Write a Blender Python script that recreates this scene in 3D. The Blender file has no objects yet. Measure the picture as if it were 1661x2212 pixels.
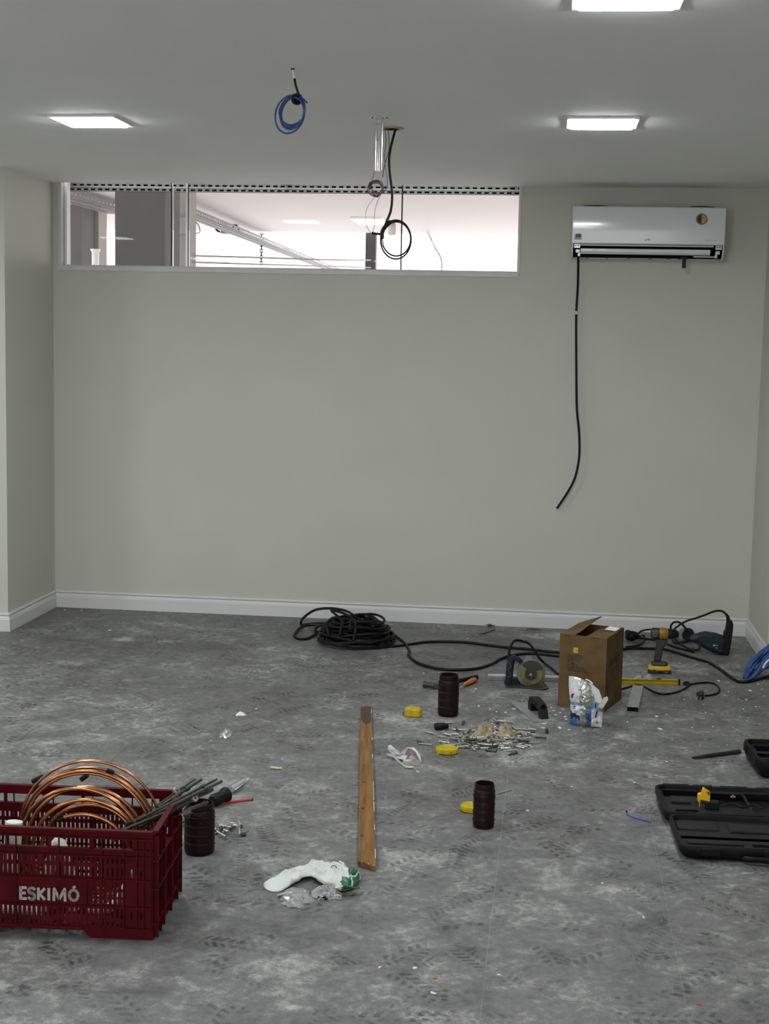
import bpy, bmesh, math, random
from mathutils import Vector, Matrix, noise
random.seed(7)
S = bpy.context.scene
C = S.collection
# ------------------------------------------------------------------ camera
F_PX, PITCH, YAW, ROLL, CAM_H = 3143.96, 0.11825, 0.11494, 0.02081, 1.6638
D, XL, XR, H = 8.4667, -2.9895, 1.1498, 2.5413          # back wall, alcove sides, ceiling
PIER = 0.77
cy, sy, cp, sp = math.cos(YAW), math.sin(YAW), math.cos(PITCH), math.sin(PITCH)
FWD = Vector((-sy*cp, cy*cp, -sp)); RGT0 = Vector((cy, sy, 0)); UP0 = RGT0.cross(FWD)
RGT = math.cos(ROLL)*RGT0 + math.sin(ROLL)*UP0
UPV = -math.sin(ROLL)*RGT0 + math.cos(ROLL)*UP0
cam_d = bpy.data.cameras.new('camera'); cam = bpy.data.objects.new('camera', cam_d); C.objects.link(cam)
cam_d.sensor_fit = 'HORIZONTAL'; cam_d.sensor_width = 36.0; cam_d.lens = F_PX*36.0/1661.0
cam_d.clip_start = .05; cam_d.clip_end = 200
cam.matrix_world = Matrix(((RGT.x, UPV.x, -FWD.x, 0), (RGT.y, UPV.y, -FWD.y, 0), (RGT.z, UPV.z, -FWD.z, CAM_H), (0, 0, 0, 1)))
S.camera = cam
# ------------------------------------------------------------------ world, exposure
S.view_settings.view_transform = 'Standard'; S.view_settings.look = 'None'
S.view_settings.gamma = 1.0; S.view_settings.use_curve_mapping = False
S.view_settings.exposure = 0.47
LAMP = 80.0                                             # ceiling panel radiance
W = bpy.data.worlds.new('daylight'); S.world = W; W.use_nodes = True
W.node_tree.nodes['Background'].inputs[0].default_value = (1.0, 0.975, 0.985, 1)
W.node_tree.nodes['Background'].inputs[1].default_value = 2.2

# ------------------------------------------------------------------ helpers
def ray(u, v):
    return FWD + RGT*((u-830.5)/F_PX) - UPV*((v-1106)/F_PX)
def G(u, v, z=0.0):                                     # photo pixel -> point at height z
    d = ray(u, v); t = (z-CAM_H)/d.z
    return Vector((0, 0, CAM_H)) + d*t
def P(u, v, Y):                                         # photo pixel -> point at depth Y
    d = ray(u, v)
    return Vector((0, 0, CAM_H)) + d*(Y/d.y)
def spline(pts, n=8, closed=False):
    pts = [Vector(p) for p in pts]; m = len(pts); out = []
    rng = range(m if closed else m-1)
    for i in rng:
        if closed: a, b, c, d = pts[i-1], pts[i], pts[(i+1) % m], pts[(i+2) % m]
        else: a, b, c, d = pts[max(i-1, 0)], pts[i], pts[i+1], pts[min(i+2, m-1)]
        for k in range(n):
            t = k/n
            out.append(.5*((2*b)+(c-a)*t+(2*a-5*b+4*c-d)*t*t+(3*b-a-3*c+d)*t**3))
    if not closed: out.append(pts[-1])
    return out
def rrect(w, h, r, n=4):
    o = []
    for cx, cy_, a0 in ((w/2-r, h/2-r, 0), (-w/2+r, h/2-r, 90), (-w/2+r, -h/2+r, 180), (w/2-r, -h/2+r, 270)):
        for k in range(n+1):
            a = math.radians(a0+90*k/n); o.append((cx+r*math.cos(a), cy_+r*math.sin(a)))
    return o
def ngon(rx, n=24, ry=None, a0=0):
    ry = rx if ry is None else ry
    return [(rx*math.cos(a0+2*math.pi*k/n), ry*math.sin(a0+2*math.pi*k/n)) for k in range(n)]
def TR(x=0, y=0, z=0, rx=0, ry=0, rz=0):
    return Matrix.Translation((x, y, z)) @ Matrix.Rotation(math.radians(rz), 4, 'Z') @ Matrix.Rotation(math.radians(ry), 4, 'Y') @ Matrix.Rotation(math.radians(rx), 4, 'X')
class MB:
    def __init__(s): s.v = []; s.f = []; s.mi = []; s.m = 0
    def add(s, vs, fs, M=None):
        o = len(s.v)
        for p in vs:
            p = Vector(p); s.v.append(M @ p if M else p)
        for f in fs: s.f.append([o+i for i in f]); s.mi.append(s.m)
        return s
    def box(s, c, d, M=None, top=1.0):
        x, y, z = d[0]/2, d[1]/2, d[2]/2
        vs = [(c[0]+a*x*(top if e > 0 else 1), c[1]+b*y*(top if e > 0 else 1), c[2]+e*z) for e in (-1, 1) for b in (-1, 1) for a in (-1, 1)]
        return s.add(vs, [(0, 2, 3, 1), (4, 5, 7, 6), (0, 1, 5, 4), (2, 6, 7, 3), (0, 4, 6, 2), (1, 3, 7, 5)], M)
    def prism(s, o, c0, c1, axis='z', M=None, scale1=1.0):
        n = len(o)
        def mk(a, b, c): return (a, b, c) if axis == 'z' else ((a, c, b) if axis == 'y' else (c, a, b))
        vs = [mk(a, b, c0) for a, b in o]+[mk(a*scale1, b*scale1, c1) for a, b in o]
        fs = [tuple(range(n)), tuple(range(n, 2*n))]+[(i, (i+1) % n, n+(i+1) % n, n+i) for i in range(n)]
        return s.add(vs, fs, M)
    def lathe(s, prof, n=24, M=None):
        vs = []; fs = []
        for r, z in prof:
            for k in range(n):
                a = 2*math.pi*k/n; vs.append((r*math.cos(a), r*math.sin(a), z))
        for j in range(len(prof)-1):
            for k in range(n):
                k2 = (k+1) % n; fs.append((j*n+k, j*n+k2, (j+1)*n+k2, (j+1)*n+k))
        if prof[0][0] > 1e-6: fs.append(tuple(range(n)))
        if prof[-1][0] > 1e-6: fs.append(tuple((len(prof)-1)*n+k for k in range(n)))
        return s.add(vs, fs, M)
    def tube(s, pts, r, n=8, M=None, closed=False):
        pts = [Vector(p) for p in pts]; m = len(pts); vs = []; fs = []; nr = None
        for i, p in enumerate(pts):
            if closed: t = pts[(i+1) % m]-pts[i-1]
            else: t = pts[min(i+1, m-1)]-pts[max(i-1, 0)]
            if t.length < 1e-9: t = Vector((0, 0, 1))
            t.normalize()
            if nr is None: nr = t.orthogonal().normalized()
            nr = nr-t*nr.dot(t)
            if nr.length < 1e-6: nr = t.orthogonal()
            nr.normalize(); b = t.cross(nr); rr = r[i] if isinstance(r, (list, tuple)) else r
            for k in range(n):
                a = 2*math.pi*k/n; vs.append(p+nr*(rr*math.cos(a))+b*(rr*math.sin(a)))
        for i in range(m if closed else m-1):
            j = (i+1) % m
            for k in range(n):
                k2 = (k+1) % n; fs.append((i*n+k, i*n+k2, j*n+k2, j*n+k))
        if not closed: fs += [tuple(range(n)), tuple((m-1)*n+k for k in range(n))]
        return s.add(vs, fs, M)
    def panel(s, x0, x1, z0, z1, holes, t, M=None):     # plate in XZ, thickness along y, with real rectangular holes
        xs = sorted(set([x0, x1]+[h for q in holes for h in q[:2]])); zs = sorted(set([z0, z1]+[h for q in holes for h in q[2:4]]))
        xs = [x for x in xs if x0 <= x <= x1]; zs = [z for z in zs if z0 <= z <= z1]
        nx, nz = len(xs)-1, len(zs)-1
        fill = [[True]*nz for _ in range(nx)]
        for q in holes:
            for i in range(nx):
                if q[0]-1e-9 <= xs[i] and xs[i+1] <= q[1]+1e-9:
                    for j in range(nz):
                        if q[2]-1e-9 <= zs[j] and zs[j+1] <= q[3]+1e-9: fill[i][j] = False
        vs = [(x, y, z) for y in (0, t) for x in xs for z in zs]; o = (nx+1)*(nz+1)
        I = lambda i, j: i*(nz+1)+j
        fs = []
        ok = lambda i, j: 0 <= i < nx and 0 <= j < nz and fill[i][j]
        for i in range(nx):
            for j in range(nz):
                if not fill[i][j]: continue
                a, b, c, d = I(i, j), I(i+1, j), I(i+1, j+1), I(i, j+1)
                fs += [(a, b, c, d), (o+d, o+c, o+b, o+a)]
                if not ok(i, j-1): fs.append((a, o+a, o+b, b))
                if not ok(i+1, j): fs.append((b, o+b, o+c, c))
                if not ok(i, j+1): fs.append((c, o+c, o+d, d))
                if not ok(i-1, j): fs.append((d, o+d, o+a, a))
        used = sorted({k for f in fs for k in f}); mp = {k: n for n, k in enumerate(used)}
        return s.add([vs[k] for k in used], [tuple(mp[k] for k in f) for f in fs], M)
    def mesh(s, name, mat, smooth=35):
        me = bpy.data.meshes.new(name); me.from_pydata([tuple(p) for p in s.v], [], s.f)
        for m in (mat if isinstance(mat, (list, tuple)) else [mat]): me.materials.append(m)
        me.polygons.foreach_set('material_index', s.mi)
        bm = bmesh.new(); bm.from_mesh(me); bmesh.ops.recalc_face_normals(bm, faces=bm.faces); bm.to_mesh(me); bm.free()
        if smooth:
            me.polygons.foreach_set('use_smooth', [True]*len(me.polygons)); me.set_sharp_from_angle(angle=math.radians(smooth))
        me.update(); return me
    def build(s, name, mat, parent=None, smooth=35, bevel=0):
        o = bpy.data.objects.new(name, s.mesh(name, mat, smooth)); C.objects.link(o)
        if parent: o.parent = parent
        if bevel:
            b = o.modifiers.new('soft_edges', 'BEVEL'); b.width = bevel; b.segments = 2; b.limit_method = 'ANGLE'; b.angle_limit = math.radians(40)
        return o
def tag(o, label=None, cat=None, group=None, kind=None):
    for k, v in (('label', label), ('category', cat), ('group', group), ('kind', kind)):
        if v: o[k] = v
    return o
def thing(name, label, cat, loc=(0, 0, 0), rz=0, group=None, M=None):
    o = bpy.data.objects.new(name, None); C.objects.link(o); o.empty_display_size = .05
    o.matrix_world = M if M is not None else Matrix.Translation(Vector(loc)) @ Matrix.Rotation(math.radians(rz), 4, 'Z')
    return tag(o, label, cat, group)
def copy_tree(o, parent=None):
    c = o.copy(); C.objects.link(c); c.parent = parent
    for ch in list(o.children): copy_tree(ch, c)
    return c
def struct(o): o['kind'] = 'structure'; return o
def lettering(txt, size, mat, parent, M, name='lettering', bold=0.0, ext=.0004, spacing=1.0):
    cu = bpy.data.curves.new(name, 'FONT'); cu.body = txt; cu.size = size; cu.offset = bold; cu.extrude = ext
    cu.align_x = 'CENTER'; cu.align_y = 'CENTER'; cu.space_character = spacing; cu.resolution_u = 3
    t = bpy.data.objects.new(name, cu); C.objects.link(t)
    me = bpy.data.meshes.new_from_object(t.evaluated_get(bpy.context.evaluated_depsgraph_get()))
    bpy.data.objects.remove(t); me.materials.clear(); me.materials.append(mat); me.name = name
    o = bpy.data.objects.new(name, me); C.objects.link(o); o.parent = parent; o.matrix_local = M
    return o
FACE = Matrix.Rotation(math.radians(90), 4, 'X')        # text lying in XY -> standing, facing -y

# ------------------------------------------------------------------ materials
def mat(name, col, rough=.55, metal=0.0, var=.12, scale=18.0, bump=0.0, bscale=60.0, spec=.5, coat=0.0, trans=0.0, col2=None, stretch=None):
    m = bpy.data.materials.new(name); m.use_nodes = True; nt = m.node_tree; N = nt.nodes; L = nt.links
    b = N['Principled BSDF']
    tc = N.new('ShaderNodeTexCoord'); src = tc.outputs['Object']
    if stretch:
        mp = N.new('ShaderNodeMapping'); mp.inputs['Scale'].default_value = stretch; L.new(src, mp.inputs[0]); src = mp.outputs[0]
    nz = N.new('ShaderNodeTexNoise'); nz.inputs['Scale'].default_value = scale; nz.inputs['Detail'].default_value = 5; L.new(src, nz.inputs['Vector'])
    cr = N.new('ShaderNodeValToRGB'); cr.color_ramp.elements[0].position = .3; cr.color_ramp.elements[1].position = .7
    lo = [c*(1-var) for c in col]; hi = [min(1, c*(1+var)) for c in (col2 or col)]
    cr.color_ramp.elements[0].color = (*lo, 1); cr.color_ramp.elements[1].color = (*hi, 1)
    L.new(nz.outputs['Fac'], cr.inputs['Fac']); L.new(cr.outputs['Color'], b.inputs['Base Color'])
    b.inputs['Roughness'].default_value = rough; b.inputs['Metallic'].default_value = metal
    b.inputs['Specular IOR Level'].default_value = spec; b.inputs['Coat Weight'].default_value = coat
    b.inputs['Coat Roughness'].default_value = .08
    if trans: b.inputs['Transmission Weight'].default_value = trans
    if bump:
        n2 = N.new('ShaderNodeTexNoise'); n2.inputs['Scale'].default_value = bscale; n2.inputs['Detail'].default_value = 4; L.new(src, n2.inputs['Vector'])
        bp = N.new('ShaderNodeBump'); bp.inputs['Strength'].default_value = bump; bp.inputs['Distance'].default_value = .002
        L.new(n2.outputs['Fac'], bp.inputs['Height']); L.new(bp.outputs['Normal'], b.inputs['Normal'])
    return m
def glow(name, col, strength):
    m = bpy.data.materials.new(name); m.use_nodes = True; nt = m.node_tree; nt.nodes.clear()
    e = nt.nodes.new('ShaderNodeEmission'); e.inputs[0].default_value = (*col, 1); e.inputs[1].default_value = strength
    o = nt.nodes.new('ShaderNodeOutputMaterial'); nt.links.new(e.outputs[0], o.inputs[0]); return m
def film(name, tint, clear=.75, rough=.12, body=.12, ior=1.45):   # clear plastic film / pane: transparent + glossy + a little diffuse
    m = bpy.data.materials.new(name); m.use_nodes = True; nt = m.node_tree; N = nt.nodes; L = nt.links; N.clear()
    t = N.new('ShaderNodeBsdfTransparent'); t.inputs[0].default_value = (*tint, 1)
    g = N.new('ShaderNodeBsdfGlossy'); g.inputs['Roughness'].default_value = rough
    d = N.new('ShaderNodeBsdfDiffuse'); d.inputs[0].default_value = (*tint, 1)
    fr = N.new('ShaderNodeFresnel'); fr.inputs[0].default_value = ior
    m1 = N.new('ShaderNodeMixShader'); m1.inputs[0].default_value = body/(body+clear) if body else 0
    L.new(t.outputs[0], m1.inputs[1]); L.new(d.outputs[0], m1.inputs[2])
    m2 = N.new('ShaderNodeMixShader'); L.new(fr.outputs[0], m2.inputs[0]); L.new(m1.outputs[0], m2.inputs[1]); L.new(g.outputs[0], m2.inputs[2])
    o = N.new('ShaderNodeOutputMaterial'); L.new(m2.outputs[0], o.inputs[0]); return m
def floor_material():
    m = bpy.data.materials.new('dusty_vinyl'); m.use_nodes = True; nt = m.node_tree; N = nt.nodes; L = nt.links
    b = N['Principled BSDF']
    geo = N.new('ShaderNodeNewGeometry'); pos = geo.outputs['Position']
    def mth(op, a, c=None, clamp=False):
        n = N.new('ShaderNodeMath'); n.operation = op; n.use_clamp = clamp
        for i, x in enumerate((a, c)):
            if x is None: continue
            if isinstance(x, (int, float)): n.inputs[i].default_value = x
            else: L.new(x, n.inputs[i])
        return n.outputs[0]
    def nz(scale, det=6, rough=.6, vec=None, dist=0, off=0):
        n = N.new('ShaderNodeTexNoise'); n.inputs['Scale'].default_value = scale; n.inputs['Detail'].default_value = det
        n.inputs['Roughness'].default_value = rough; n.inputs['Distortion'].default_value = dist
        v = vec or pos
        if off:
            mp = N.new('ShaderNodeMapping'); mp.inputs['Location'].default_value = (off, off*.7, 0); L.new(v, mp.inputs[0]); v = mp.outputs[0]
        L.new(v, n.inputs['Vector']); return n.outputs['Fac']
    def rng(x, a, c, lo=0.0, hi=1.0):
        n = N.new('ShaderNodeMapRange'); n.inputs[1].default_value = a; n.inputs[2].default_value = c; n.inputs[3].default_value = lo; n.inputs[4].default_value = hi
        L.new(x, n.inputs[0]); return n.outputs[0]
    def prints(scale, off, tread, lenm, wid):            # shoe prints: one ellipse with tread bars in each random cell
        mp = N.new('ShaderNodeMapping'); mp.inputs['Location'].default_value = (off, off*1.7, 0); L.new(pos, mp.inputs[0])
        fl = N.new('ShaderNodeVectorMath'); fl.operation = 'MULTIPLY'; fl.inputs[1].default_value = (1, 1, 0); L.new(mp.outputs[0], fl.inputs[0])
        vo = N.new('ShaderNodeTexVoronoi'); vo.voronoi_dimensions = '2D'; vo.inputs['Scale'].default_value = scale; L.new(fl.outputs[0], vo.inputs['Vector'])
        pm = N.new('ShaderNodeVectorMath'); pm.operation = 'SUBTRACT'; L.new(fl.outputs[0], pm.inputs[0]); L.new(vo.outputs['Position'], pm.inputs[1])
        sc = N.new('ShaderNodeSeparateColor'); L.new(vo.outputs['Color'], sc.inputs[0])
        rt = N.new('ShaderNodeVectorRotate'); rt.rotation_type = 'Z_AXIS'; L.new(pm.outputs[0], rt.inputs['Vector']); L.new(mth('MULTIPLY', sc.outputs[0], 6.283), rt.inputs['Angle'])
        xyz = N.new('ShaderNodeSeparateXYZ'); L.new(rt.outputs[0], xyz.inputs[0]); x, y = xyz.outputs[0], xyz.outputs[1]
        ww = mth('MULTIPLY', mth('ADD', mth('MULTIPLY', mth('COSINE', mth('MULTIPLY', y, 21.0)), -.22), .9), wid)
        e = mth('ADD', mth('POWER', mth('ABSOLUTE', mth('DIVIDE', y, lenm)), 4.0), mth('POWER', mth('ABSOLUTE', mth('DIVIDE', x, ww)), 4.0))
        inside = rng(e, .75, 1.05, 1.0, 0.0)
        bars = rng(mth('SINE', mth('MULTIPLY', mth('ADD', y, mth('MULTIPLY', mth('ABSOLUTE', x), .6)), tread)), -.25, .35)
        split = rng(mth('SINE', mth('MULTIPLY', x, 150.0)), -.75, -.35)
        patch = rng(nz(9, 3, .6, off=off+3), .44, .56)
        return mth('MULTIPLY', mth('MULTIPLY', inside, mth('MULTIPLY', bars, split)), mth('MULTIPLY', patch, mth('GREATER_THAN', sc.outputs[1], .22)))
    big = nz(1.1, 4, .55); mid = nz(5.5, 9, .68, dist=.6); fine = nz(30, 7, .72); med = nz(13, 6, .66, dist=1.2, off=5); grit = nz(170, 3, .6)
    v = mth('ADD', mth('MULTIPLY', rng(big, .3, .7), .34), mth('MULTIPLY', rng(mid, .33, .67), .46))
    v = mth('ADD', v, mth('MULTIPLY', mth('SUBTRACT', rng(fine, .32, .68), .12), .36))
    v = mth('ADD', v, mth('MULTIPLY', mth('SUBTRACT', rng(med, .34, .66), .5), .22))
    v = mth('ADD', v, mth('MULTIPLY', mth('SUBTRACT', grit, .5), .42))
    smear = rng(nz(3.2, 7, .75, dist=1.8, off=11), .60, .74)
    v = mth('ADD', v, mth('MULTIPLY', smear, .34))
    for args in ((2.9, 1.3, 210.0, .140, .048), (3.3, 8.1, 170.0, .135, .045), (2.5, 4.7, 260.0, .14, .05)):
        v = mth('SUBTRACT', v, mth('MULTIPLY', prints(*args), .33))
    scuff = rng(nz(6.0, 5, .7, dist=2.2, off=23), .63, .70)
    v = mth('SUBTRACT', v, mth('MULTIPLY', scuff, .28))
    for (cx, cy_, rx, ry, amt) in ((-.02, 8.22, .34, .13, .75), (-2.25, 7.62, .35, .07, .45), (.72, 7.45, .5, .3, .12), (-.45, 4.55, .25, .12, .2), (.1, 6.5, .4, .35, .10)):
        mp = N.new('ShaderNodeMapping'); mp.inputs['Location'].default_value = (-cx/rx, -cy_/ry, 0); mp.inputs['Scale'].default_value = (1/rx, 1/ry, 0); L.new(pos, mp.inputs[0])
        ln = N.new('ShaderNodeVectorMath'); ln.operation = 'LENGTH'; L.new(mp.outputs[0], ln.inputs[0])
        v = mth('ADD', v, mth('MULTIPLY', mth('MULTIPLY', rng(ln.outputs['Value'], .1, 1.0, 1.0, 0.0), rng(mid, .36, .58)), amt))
    cr = N.new('ShaderNodeValToRGB'); e = cr.color_ramp.elements
    e[0].position = 0.02; e[0].color = (.042, .042, .041, 1); e[1].position = 1.0; e[1].color = (.38, .38, .36, 1)
    k = cr.color_ramp.elements.new(.32); k.color = (.098, .098, .0955, 1)
    k = cr.color_ramp.elements.new(.62); k.color = (.158, .158, .152, 1)
    L.new(v, cr.inputs[0]); L.new(cr.outputs[0], b.inputs['Base Color'])
    L.new(rng(mid, .3, .7, .42, .62), b.inputs['Roughness']); b.inputs['Specular IOR Level'].default_value = .35
    bp = N.new('ShaderNodeBump'); bp.inputs['Strength'].default_value = .12; bp.inputs['Distance'].default_value = .001; L.new(fine, bp.inputs['Height']); L.new(bp.outputs[0], b.inputs['Normal'])
    return m

M_wall = mat('greige_paint', (.50, .505, .438), .62, var=.02, scale=2.5, bump=.05, bscale=220, spec=.3)
M_ceil = mat('ceiling_paint', (.86, .86, .845), .75, var=.015, scale=2, bump=.03, bscale=180, spec=.2)
M_base = mat('baseboard_white', (.60, .60, .59), .38, var=.02, scale=6)
M_joint = mat('floor_joint', (.36, .36, .345), .8, var=.2, scale=14)
M_floor = floor_material()
M_winframe = mat('window_frame_white', (.56, .56, .54), .45, var=.06, scale=9)
M_alu = mat('aluminium', (.62, .62, .62), .34, metal=1.0, var=.06)
M_galv = mat('galvanised', (.50, .51, .51), .42, metal=.85, var=.12, scale=30)
M_black = mat('black_plastic', (.007, .007, .008), .45, var=.3, spec=.18)
M_rubber = mat('black_rubber', (.006, .006, .007), .5, var=.3, spec=.2)
M_dark = mat('shadow_dark', (.004, .004, .004), .8, var=.2, spec=.05)  # near-black colour for the shade inside holes and recesses
M_glass = film('window_glass', (.97, .98, .98), clear=.97, rough=.01, body=.0, ior=1.1)
M_film = film('clear_film', (.9, .92, .92), clear=.66, rough=.10, body=.2)
M_lamp = glow('lamp_diffuser', (.93, .965, 1.0), LAMP)
M_acwhite = mat('ac_white', (.66, .68, .69), .14, var=.02, scale=5, coat=.3)
M_acmat = mat('ac_white_matt', (.62, .63, .63), .4, var=.03)
M_paper = mat('sticker_white', (.72, .72, .70), .6, var=.05)
M_ink = mat('ink', (.02, .02, .022), .6, var=.1)
M_steel = mat('dull_steel', (.42, .41, .385), .40, metal=.6, var=.25, scale=60)
M_yellow = mat('yellow_plastic', (.42, .31, .008), .42, var=.12, scale=40, col2=(.47, .36, .012), spec=.2)
M_blue = mat('blue_cable', (.020, .062, .205), .36, var=.15)
M_white = mat('white_plastic', (.74, .75, .72), .35, var=.05)
M_brown = mat('brown_jar', (.014, .0055, .0055), .40, var=.25, scale=25, spec=.16)
M_card = mat('cardboard', (.108, .067, .029), .8, var=.14, scale=14, col2=(.125, .082, .038), bump=.15, bscale=90, spec=.1)
M_print = mat('box_print', (.035, .022, .011), .8, var=.2)
M_navy = mat('navy_plastic', (.007, .009, .015), .45, var=.4, scale=20, col2=(.013, .016, .024), spec=.2)
M_teal = mat('teal_plastic', (.013, .026, .028), .5, var=.4, scale=22, spec=.2)
# ================================================================== the room
FX0, FX1, FY0, FY1 = -4.8, 2.6, -2.4, D
base = struct(MB().box(((FX0+FX1)/2, (FY0+FY1)/2+.08, -.0808), (FX1-FX0+.4, FY1-FY0+.4, .16)).build('floor', M_joint))
TW, TL = .5155, 1.031
tile_me = {}
tx = -.6485
k0 = int((FX0-tx)/TW)-1; nt_ = 0
for i in range(k0, 8):
    xa = tx+i*TW; xb = xa+TW
    xa_, xb_ = max(xa, FX0), min(xb, FX1)
    if xb_-xa_ < .02 or xb < -3.8: continue
    off = (4.60 if i % 2 else 4.085)
    j = -4
    while True:
        ya = off+j*TL; yb = ya+TL; j += 1
        if ya > FY1: break
        if yb < 2.0: continue
        ya_, yb_ = max(ya, 2.0), min(yb, FY1)
        if yb_-ya_ < .02: continue
        g = .0004
        w, l = round(xb_-xa_-2*g, 4), round(yb_-ya_-2*g, 4)
        if (w, l) not in tile_me: tile_me[(w, l)] = MB().box((0, 0, -.0015), (w, l, .003)).mesh('tile', M_floor, 0)
        o = bpy.data.objects.new('tile', tile_me[(w, l)]); C.objects.link(o); o.parent = base; o.location = ((xa_+xb_)/2, (ya_+yb_)/2, 0)
struct(MB().box((-1.1, -.2, -.0015), (7.4, 4.398, .003)).build('floor_near', M_floor))
WX0, WX1, WZ0, WZ1 = -2.958, -.240, 2.052, 2.76       # window opening
wb = MB(); T = .16; HW = 3.0                            # the wall runs up past the dropped ceiling
wb.box(((XL+XR)/2, D+T/2, WZ0/2), (XR-XL+.3, T, WZ0))
wb.box(((WX1+XR+.15)/2, D+T/2, (WZ0+HW)/2), (XR+.15-WX1, T, HW-WZ0))
wb.box(((XL-.15+WX0)/2, D+T/2, (WZ0+HW)/2), (WX0-XL+.15, T, HW-WZ0))
wb.box(((WX0+WX1)/2, D+T/2, (WZ1+HW)/2), (WX1-WX0, T, HW-WZ1))
struct(wb.build('wall_back', M_wall, smooth=0))
struct(MB().box(((FX0-.2+XL)/2, D-PIER/2+.08, H/2), (XL-FX0+.2, PIER+.16, H)).build('wall_left', M_wall, smooth=0))
struct(MB().box(((FX1+.2+XR)/2, D-PIER/2+.08, H/2), (FX1+.2-XR, PIER+.16, H)).build('wall_right', M_wall, smooth=0))
struct(MB().box((FX0-.1, (FY0+D-PIER)/2, H/2), (.2, D-PIER-FY0, H)).build('wall_far_left', M_wall, smooth=0))
struct(MB().box((FX1+.1, (FY0+D-PIER)/2, H/2), (.2, D-PIER-FY0, H)).build('wall_far_right', M_wall, smooth=0))
wf = MB()                                                # unseen front wall, its opening added to let daylight in
wf.box((FX0+.5, FY0-.1, H/2), (1.4, .2, H)); wf.box((FX1-.5, FY0-.1, H/2), (1.4, .2, H)); wf.box(((FX0+FX1)/2, FY0-.1, H-.1), (FX1-FX0-1.8, .2, .2))
struct(wf.build('wall_front', M_wall, smooth=0))
struct(MB().box(((FX0+FX1)/2, (FY0-.2+D)/2, H+.012), (FX1-FX0+.4, D-.001-FY0+.2, .024)).build('ceiling', M_ceil, smooth=0))
# baseboards: one moulded profile, mitred along the alcove
prof = [(0, 0), (.015, 0), (.015, .066), (.0125, .069), (.0125, .074), (.010, .078), (.0085, .086), (.0115, .090), (.0135, .095), (.0125, .100), (.009, .103), (0, .103)]
path = [Vector((FX0, D-PIER)), Vector((XL, D-PIER)), Vector((XL, D)), Vector((XR, D)), Vector((XR, D-PIER)), Vector((FX1, D-PIER))]
def mitre(i, d):
    p = path[i]; ns = []
    if i > 0: t = (path[i]-path[i-1]).normalized(); ns.append(Vector((t.y, -t.x)))
    if i < len(path)-1: t = (path[i+1]-path[i]).normalized(); ns.append(Vector((t.y, -t.x)))
    if len(ns) == 1: return p+ns[0]*d
    return p+(ns[0]+ns[1])*d                            # right angles only
for i, nm in enumerate(('pier_left', 'left', 'back', 'right', 'pier_right')):
    b = MB(); vs = []
    for k in (i, i+1):
        for d, z in prof:
            q = mitre(k, d); vs.append((q.x, q.y, z+.0008))
    n = len(prof)
    b.add(vs, [tuple(range(n)), tuple(range(n, 2*n))]+[(a, (a+1) % n, n+(a+1) % n, n+a) for a in range(n)])
    struct(b.build('baseboard_'+nm, M_base, smooth=25))
# window: white frame, three glass joints, panes
win = bpy.data.objects.new('window_1', None); C.objects.link(win); struct(win)
fy = D+.055
def bar(x0, x1, y0, y1, z0, z1, m, nm, bev=.0015):
    return MB().box(((x0+x1)/2, (y0+y1)/2, (z0+z1)/2), (x1-x0, y1-y0, z1-z0)).build(nm, m, win, smooth=0, bevel=bev)
bar(WX0, WX1+.004, D-.006, D+T, WZ0-.022, WZ0+.006, M_winframe, 'window_sill')
bar(WX0, WX0+.022, D-.004, D+T, WZ0, WZ1, M_winframe, 'window_jamb')
bar(WX1-.004, WX1+.012, D-.004, D+T, WZ0, WZ1, M_winframe, 'window_jamb')
bar(WX0+.024, WX0+.040, fy-.012, fy+.012, WZ0, WZ1, M_white, 'glass_channel')
bar(WX0, WX1, fy-.010, fy+.010, WZ0+.004, WZ0+.014, M_winframe, 'glass_channel')
xj = [P(371, 480, fy).x, P(404, 480, fy).x, P(868, 480, fy).x]
for q, (x, w, m) in enumerate(((xj[0], .006, M_rubber), (xj[1], .014, M_alu), (xj[2], .007, M_rubber))):
    bar(x-w/2, x+w/2, fy-.007, fy+.007, WZ0+.01, WZ1, m, 'glazing_bar', .0005)
bar(xj[0]+.004, xj[0]+.009, fy-.006, fy+.006, WZ0+.01, WZ1, M_white, 'glazing_seal', 0)
bar(xj[1]+.008, xj[1]+.012, fy-.006, fy+.006, WZ0+.01, WZ1, M_rubber, 'glazing_seal', 0)
for a, b_ in ((WX0+.04, xj[0]-.004), (xj[0]+.01, xj[1]-.008), (xj[1]+.013, xj[2]-.004), (xj[2]+.004, WX1-.004)):
    MB().box(((a+b_)/2, fy, (WZ0+WZ1)/2+.006), (b_-a, .006, WZ1-WZ0-.014)).build('pane', M_glass, win, smooth=0)
# ------------------------------------------------------------------ ceiling panels
M_lframe = mat('lamp_frame', (.8, .8, .8), .4, var=.03)
pl0 = None
PX = (-4.05, -1.955, .148); PY = (6.01, 3.855, .60)  # the nearest row is unseen and spaced for its light
lab = {(1, 0): 'square lit ceiling panel above the pier beside the high window', (2, 0): 'square lit ceiling panel nearer the white air conditioner',
       (2, 1): 'square lit ceiling panel cut off by the top edge of the photo'}
for i, x in enumerate(PX):
    for j, y in enumerate(PY):
        t = thing('ceiling_light', lab.get((i, j), 'unseen square ceiling panel that helps light the room'), 'ceiling light', (x, y, H), 0, 'square ceiling panels')
        if pl0 is None:
            fr = MB()
            for sx, sy_, w, l in ((0, .134, .280, .012), (0, -.134, .280, .012), (.134, 0, .012, .256), (-.134, 0, .012, .256)): fr.box((sx, sy_, -.004), (w, l, .008))
            fr.build('frame', M_lframe, t, smooth=0)
            MB().prism(rrect(.254, .254, .012), -.001, -.013, M=None, scale1=.965).build('diffuser', M_lamp, t)
            pl0 = t
        else:
            for ch in pl0.children: c = ch.copy(); C.objects.link(c); c.parent = t
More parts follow.
